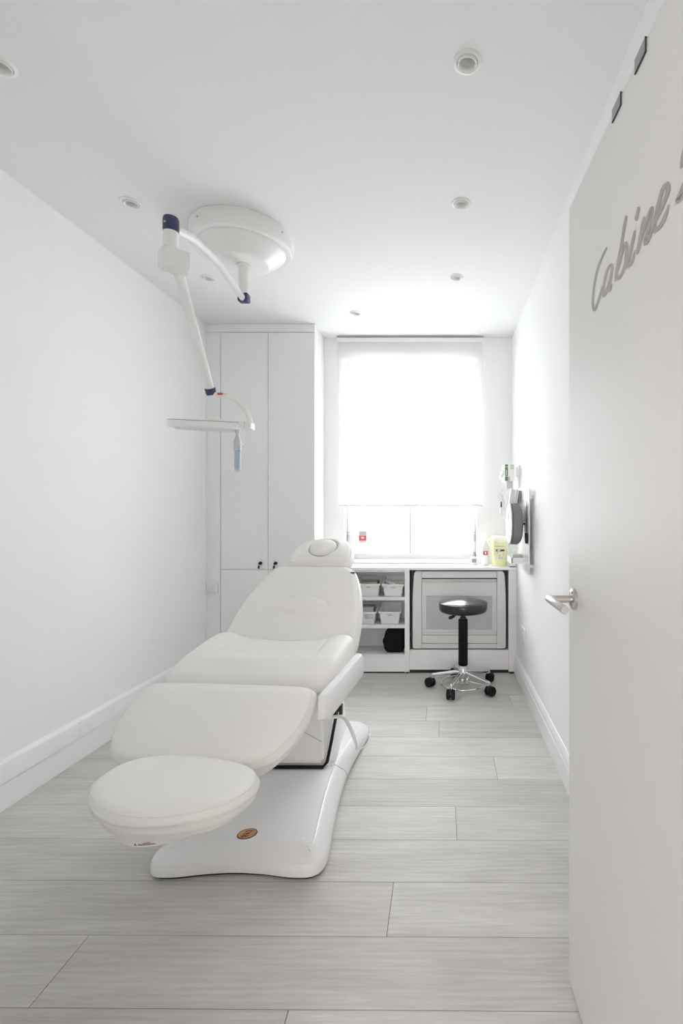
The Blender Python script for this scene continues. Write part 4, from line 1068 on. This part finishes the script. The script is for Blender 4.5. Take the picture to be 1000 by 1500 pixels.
# seat
O, Bv = frame(2.07, 0.535, 0.06)
def seat_disp(a, bb):
    d = 0.026 * sstep(0.16, 0.28, abs(a)) * (0.2 + 0.8 * sstep(-0.16, 0.18, bb))
    d -= 0.014 * gauss(a, 0.16) * sstep(-0.08, 0.12, bb)
    d -= 0.004 * gauss(abs(a) - 0.215, 0.012) * sstep(-0.12, 0.05, bb)
    d += 0.010 * gauss(bb + 0.10, 0.045) * gauss(a + 0.06, 0.12)
    d -= 0.040 * sstep(-0.06, -0.26, bb)
    return d
seatc = sym([(0.0, 0.225), (0.22, 0.225), (0.305, 0.215), (0.330, 0.18), (0.336, 0.08), (0.338, -0.05), (0.335, -0.16), (0.322, -0.195), (0.24, -0.210), (0.0, -0.212)])
cushion('seat', seatc, O, RV, Bv, 0.118, 0.042, 0.004, seat_disp, n=160, seam=False)
mk('seat_frame', bx(B(), -1.06, -0.46, 1.92, 2.26, 0.485, 0.533, 0.006, 2, Matrix.Rotation(-TH, 3, 'Z'), (-0.75, 2.07, 0.5)), 'blushplastic', cz)

# backrest
bs = 0.85
O, Bv = frame(2.46, 0.64 + bs * (2.46 - 2.28), bs)
Nb = RV.cross(Bv).normalized()
O = O - Nb * 0.10
def back_disp(a, bb):
    d = 0.0
    e = (a / 0.132) ** 2 + ((bb + 0.022) / 0.052) ** 2           # lumbar pad
    if e < 1.25: d += 0.020 * sstep(1.2, 0.3, e) - 0.003 * gauss(e - 1.15, 0.18)
    d += 0.008 * sstep(0.17, 0.27, abs(a) + 0.2 * bb) * sstep(0.24, 0.0, bb)
    d += 0.006 * sstep(0.10, 0.20, abs(a)) * sstep(0.10, 0.22, bb)
    return d
backc = sym([(0.0, 0.262), (0.13, 0.262), (0.195, 0.252), (0.235, 0.215), (0.268, 0.140), (0.296, 0.05), (0.314, -0.05), (0.322, -0.15), (0.318, -0.24), (0.26, -0.27), (0.0, -0.275)])
bk = cushion('backrest', backc, O, RV, Bv, 0.100, 0.036, 0.006, back_disp, n=200)
b = B(); bp_ = O + RV * 0.222 + Bv * 0.205 + Nb * 0.098
t = B(); bx(t, -0.010, 0.012, -0.010, 0.010, -0.004, 0.004, 0.001)
for v in t.verts: v.co = bp_ + RV * v.co.x + Vector((0, 0, 1)) * v.co.z + Vector((0, -1, 0)) * v.co.y
merge(b, t); mk('black_tag', b, 'black', bk)
b = B(); tp = closed_spline([(a * 0.9, bb * 0.92) for a, bb in backc], 64)
r0 = [b.verts.new(O + RV * p.x + Bv * p.y + Nb * 0.006) for p in tp]; r1 = [b.verts.new(O + RV * p.x * 0.9 + Bv * p.y * 0.92 - Nb * 0.03) for p in tp]
for k in range(64): b.faces.new((r0[k], r0[(k + 1) % 64], r1[(k + 1) % 64], r1[k]))
b.faces.new(r0[::-1]); b.faces.new(r1); mk('backrest_shell', b, 'plastic', cz, angle=30)

# headrest
hs_ = 0.62
O, Bv = frame(2.81, 1.054 - 0.090, hs_)
O = O + RV * 0.012
Nh = RV.cross(Bv).normalized()
def head_disp(a, bb):
    e = math.hypot(a / 0.078, (bb - 0.006) / 0.078)
    d = -0.016 * gauss(e - 1.02, 0.10) if e > 0.2 else 0
    d += 0.020 * gauss(e, 0.75) - 0.004
    d -= 0.10 * max(0, abs(a) - 0.05) ** 1.6
    return d
headc = sym([(0.0, 0.120), (0.07, 0.114), (0.125, 0.088), (0.158, 0.040), (0.174, -0.020), (0.176, -0.075), (0.160, -0.108), (0.10, -0.118), (0.0, -0.122)])
hr = cushion('headrest', headc, O, RV, Bv, 0.098, 0.038, 0.012, head_disp, n=140)
b = B(); pts = []
for k in range(49):
    t = 2 * math.pi * k / 48; a_, b_ = 0.0795 * math.cos(t), 0.006 + 0.0795 * math.sin(t)
    pts.append(O + RV * a_ + Bv * b_ + Nh * (0.098 + 0.012 + head_disp(a_, b_) + 0.0015))
mk('face_hole_seam', tube(b, pts, 0.0025, 6, caps=False), 'card', hr, angle=180)
b = B()
for s in (-0.06, 0.06): tube(b, [O + RV * s - Bv * 0.06 + Nh * 0.03, O + RV * s - Bv * 0.20 - Nh * 0.06], 0.008, 10)
mk('headrest_post', b, 'chrome', cz)

# side rails
for s in (1, -1):
    b = B(); prof = [(0.336, 0.500), (0.372, 0.505), (0.382, 0.530), (0.376, 0.592), (0.366, 0.604), (0.338, 0.604)]
    y0, y1 = (1.735 if s > 0 else 1.96), 2.245
    pr_ = prof
    rows = []
    for yy, zoff in ((y0, 0.016), (y0 + 0.03, 0.004), (y1 - 0.02, -0.002), (y1, 0.0)):
        row = []
        for j, (a_, z_) in enumerate(pr_):
            ins = 0.012 if yy in (y0,) else (0.004 if yy == y1 else 0)
            zz = z_ + (zoff if z_ < 0.55 else 0)
            p = Vector((ax(yy), yy, 0)) + RV * (s * (a_ - (ins if a_ > 0.35 else 0))) + Vector((0, 0, zz)); row.append(b.verts.new(p))
        rows.append(row)
    for r_a, r_b in zip(rows, rows[1:]):
        for j in range(6): b.faces.new((r_a[j], r_a[(j + 1) % 6], r_b[(j + 1) % 6], r_b[j]))
    b.faces.new(rows[0]); b.faces.new(rows[-1][::-1])
    bmesh.ops.recalc_face_normals(b, faces=b.faces)
    bmesh.ops.bevel(b, geom=[e for e in b.edges], offset=0.003, segments=2, affect='EDGES')
    mk('side_rail', b, 'plastic', cz, angle=35)

# base: waisted plan, sloping flanks, raised plateau
BXC = -0.712
def base_outline(ins=0.0, z=0.0):
    half = [(0.0, 2.765), (0.22, 2.765), (0.285, 2.745), (0.306, 2.69), (0.292, 2.55), (0.272, 2.36), (0.268, 2.20), (0.276, 2.03), (0.292, 1.86), (0.304, 1.75), (0.302, 1.685), (0.272, 1.645), (0.20, 1.640), (0.10, 1.655), (0.0, 1.662)]
    return sym(half)
n = 160
bo = closed_spline(base_outline(), n)
ar = sum(bo[i].x * bo[(i + 1) % n].y - bo[(i + 1) % n].x * bo[i].y for i in range(n))
bn = []
for i in range(n):
    d = (bo[(i + 1) % n] - bo[i - 1]).normalized(); q = Vector((-d.y, d.x, 0)); bn.append(q if ar > 0 else -q)
def base_ring(bm, ins, z, y_min=None):
    r = []
    for i in range(n):
        fac = 1.0
        if ins > 0.012 and bo[i].y < 1.72: fac = 1.0 + 0.35 * sstep(1.72, 1.66, bo[i].y)
        p = bo[i] + bn[i] * ins * fac; r.append(bm.verts.new((BXC + p.x, p.y, z)))
    return r
b = B()
rg = [base_ring(b, 0.010, 0.008), base_ring(b, 0.001, 0.012), base_ring(b, 0.0, 0.020), base_ring(b, 0.002, 0.040), base_ring(b, 0.008, 0.050), base_ring(b, 0.018, 0.058), base_ring(b, 0.036, 0.068), base_ring(b, 0.048, 0.0765), base_ring(b, 0.053, 0.0785), base_ring(b, 0.057, 0.0775), base_ring(b, 0.061, 0.0778)]
for a_, b_ in zip(rg, rg[1:]):
    for k in range(n): b.faces.new((a_[k], a_[(k + 1) % n], b_[(k + 1) % n], b_[k]))
b.faces.new(rg[0][::-1]); b.faces.new(rg[-1])
base = mk('base', b, 'plastic_tex', cz, angle=30)
b = B(); r0 = base_ring(b, 0.012, 0.0); r1 = base_ring(b, 0.009, 0.010)
for k in range(n): b.faces.new((r0[k], r0[(k + 1) % n], r1[(k + 1) % n], r1[k]))
b.faces.new(r0[::-1]); b.faces.new(r1); mk('base_skid', b, 'rubber', cz, angle=30)
for x, y in ((BXC + 0.212, 1.735), (BXC - 0.212, 1.735)):
    mk('screw_cap', lathe(B(), [(0.007, 0.0775), (0.0065, 0.081), (0.003, 0.083), (0, 0.083)], x, y, 20), 'plastic', base)
# seam groove across the base at the foot of the rear hood
for sd in (1, -1):
    b = tube(B(), [(BXC + sd * (0.2695 - i_), 2.245, z_ + 0.0002) for i_, z_ in ((0.0, 0.020), (0.002, 0.040), (0.008, 0.050), (0.018, 0.058), (0.036, 0.068), (0.048, 0.0765), (0.053, 0.0785), (0.066, 0.078))], 0.0012, 6)
    mk('seam_line', b, 'grey', base, smooth=False)
# rear hood wrapping the column
b = B()
hood = []
for yy, w, zt in ((2.235, 0.188, 0.082), (2.26, 0.192, 0.105), (2.36, 0.186, 0.178), (2.46, 0.178, 0.228), (2.58, 0.172, 0.245), (2.68, 0.165, 0.235), (2.72, 0.155, 0.10)):
    w0 = w + 0.020
    row = [(-w0, 0.0755), (-w0 + 0.004, 0.088), (-w, zt - 0.012), (-w + 0.008, zt), (w - 0.008, zt), (w, zt - 0.012), (w0 - 0.004, 0.088), (w0, 0.0755)]
    hood.append([b.verts.new((BXC + x, yy, max(z, 0.0755))) for x, z in row])
for a_, b_ in zip(hood, hood[1:]):
    for k in range(7): b.faces.new((a_[k], a_[k + 1], b_[k + 1], b_[k]))
b.faces.new(hood[0][::-1]); b.faces.new(hood[-1])
mk('rear_hood', b, 'plastic', cz, angle=38)
# black gasket following the hood's edge
b = B(); gp = [(-0.176, 2.40, 0.205), (-0.180, 2.32, 0.152), (-0.180, 2.235, 0.098), (-0.166, 2.212, 0.086), (0.166, 2.212, 0.086), (0.180, 2.235, 0.098), (0.180, 2.32, 0.152), (0.178, 2.40, 0.205), (0.172, 2.50, 0.243)]
tube(b, [(BXC + x, y, z) for x, y, z in gp], 0.0075, 8); mk('gasket', b, 'rubber', cz)
# column: sloping lower cover, upper box, scissor arm cover
b = B()
lowr = [(-0.165, 2.222, 0.088), (0.165, 2.222, 0.088), (0.165, 2.60, 0.25), (-0.165, 2.60, 0.25)]
topr = [(-0.150, 2.285, 0.33), (0.150, 2.285, 0.33), (0.150, 2.60, 0.33), (-0.150, 2.60, 0.33)]
lo_ = [b.verts.new((BXC + x, y, z)) for x, y, z in lowr]; to_ = [b.verts.new((BXC + x, y, z)) for x, y, z in topr]
for k in range(4): b.faces.new((lo_[k], lo_[(k + 1) % 4], to_[(k + 1) % 4], to_[k]))
b.faces.new(lo_[::-1]); b.faces.new(to_)
bmesh.ops.recalc_face_normals(b, faces=b.faces); bmesh.ops.bevel(b, geom=list(b.edges), offset=0.012, segments=3, affect='EDGES')
cl = mk('column_cover', b, 'plastic', cz, angle=30)
mk('column', bx(B(), BXC - 0.135, BXC + 0.135, 2.29, 2.58, 0.30, 0.487, 0.012, 3), 'plastic', cz)
b = B(); prism(b, [(BXC - 0.02, 0.20), (BXC + 0.163, 0.150), (BXC + 0.163, 0.153), (BXC - 0.02, 0.203)], 'y', 2.20, 2.26)
b.free()
b = B(); tube(b, [(BXC + 0.05, 2.258, 0.235), (BXC + 0.154, 2.245, 0.185)], 0.0018, 6); mk('cover_seam', b, 'grey', cl)
# bracket, corrugated hose and thin cable on the right
b = B(); bx(b, -0.585, -0.512, 2.335, 2.365, 0.268, 0.292, 0.003); prism(b, [(-0.545, 0.286), (-0.495, 0.286), (-0.495, 0.300), (-0.512, 0.345), (-0.520, 0.345)], 'y', 2.34, 2.36)
bx(b, -0.500, -0.486, 2.335, 2.365, 0.262, 0.318, 0.002); mk('bracket', b, 'black', cz, smooth=False)
hp_ = smooth_path([(-0.548, 2.325, 0.262), (-0.500, 2.33, 0.267), (-0.475, 2.345, 0.254), (-0.458, 2.38, 0.200), (-0.442, 2.42, 0.125), (-0.432, 2.445, 0.058)], 26)
b = B(); tube(b, hp_, [0.0082 + 0.0011 * (1 if i % 2 else -1) for i in range(len(hp_))], 12); mk('corrugated_hose', b, 'plastic', cz, angle=180)
b = B(); tube(b, smooth_path([(-0.434, 2.445, 0.060), (-0.412, 2.455, 0.052), (-0.388, 2.49, 0.060), (-0.380, 2.53, 0.085), (-0.396, 2.57, 0.070)], 8), 0.0028, 8); mk('cable', b, 'plastic', cz)

# copper oval badge with a reclining emblem
bc = Vector((-0.711, 1.765, 0.0778)); ang = math.radians(20)
def bpnt(u, v, h): 
    return Vector((bc.x + u * math.cos(ang) - v * math.sin(ang), bc.y + u * math.sin(ang) + v * math.cos(ang), bc.z + h))
b = B(); N_ = 40
o0 = [b.verts.new(bpnt(0.035 * math.cos(2 * math.pi * k / N_), 0.029 * math.sin(2 * math.pi * k / N_), 0.0)) for k in range(N_)]; o1 = [b.verts.new(bpnt(0.035 * math.cos(2 * math.pi * k / N_), 0.029 * math.sin(2 * math.pi * k / N_), 0.0012)) for k in range(N_)]
for k in range(N_): b.faces.new((o0[k], o0[(k + 1) % N_], o1[(k + 1) % N_], o1[k]))
b.faces.new(o0[::-1]); b.faces.new(o1)
bd = mk('badge', b, 'dark', base, smooth=False)
b = B(); o1 = [b.verts.new(bpnt(0.0318 * math.cos(2 * math.pi * k / N_), 0.0258 * math.sin(2 * math.pi * k / N_), 0.0016)) for k in range(N_)]; b.faces.new(o1); mk('badge_face', b, 'copper', base, smooth=False)
b = B()
def ln(pts, r, m_=0.0022): tube(b, [bpnt(u, v, m_) for u, v in pts], r, 6)
ln([(-0.022, -0.010), (-0.006, -0.008), (0.004, -0.004), (0.018, 0.010), (0.022, 0.013)], 0.0012)
ln([(-0.015, -0.004), (-0.006, 0.003), (-0.001, -0.002), (0.008, 0.002)], 0.0012)
ln([(-0.020, -0.016), (0.006, -0.016)], 0.0014); ln([(-0.008, -0.015), (-0.004, -0.008)], 0.0014)
mk('emblem', b, 'brown', base)
b = B(); ln([(-0.006, 0.012), (0.010, 0.014), (0.018, 0.008)], 0.0016); mk('emblem_accent', b, 'orange', base)
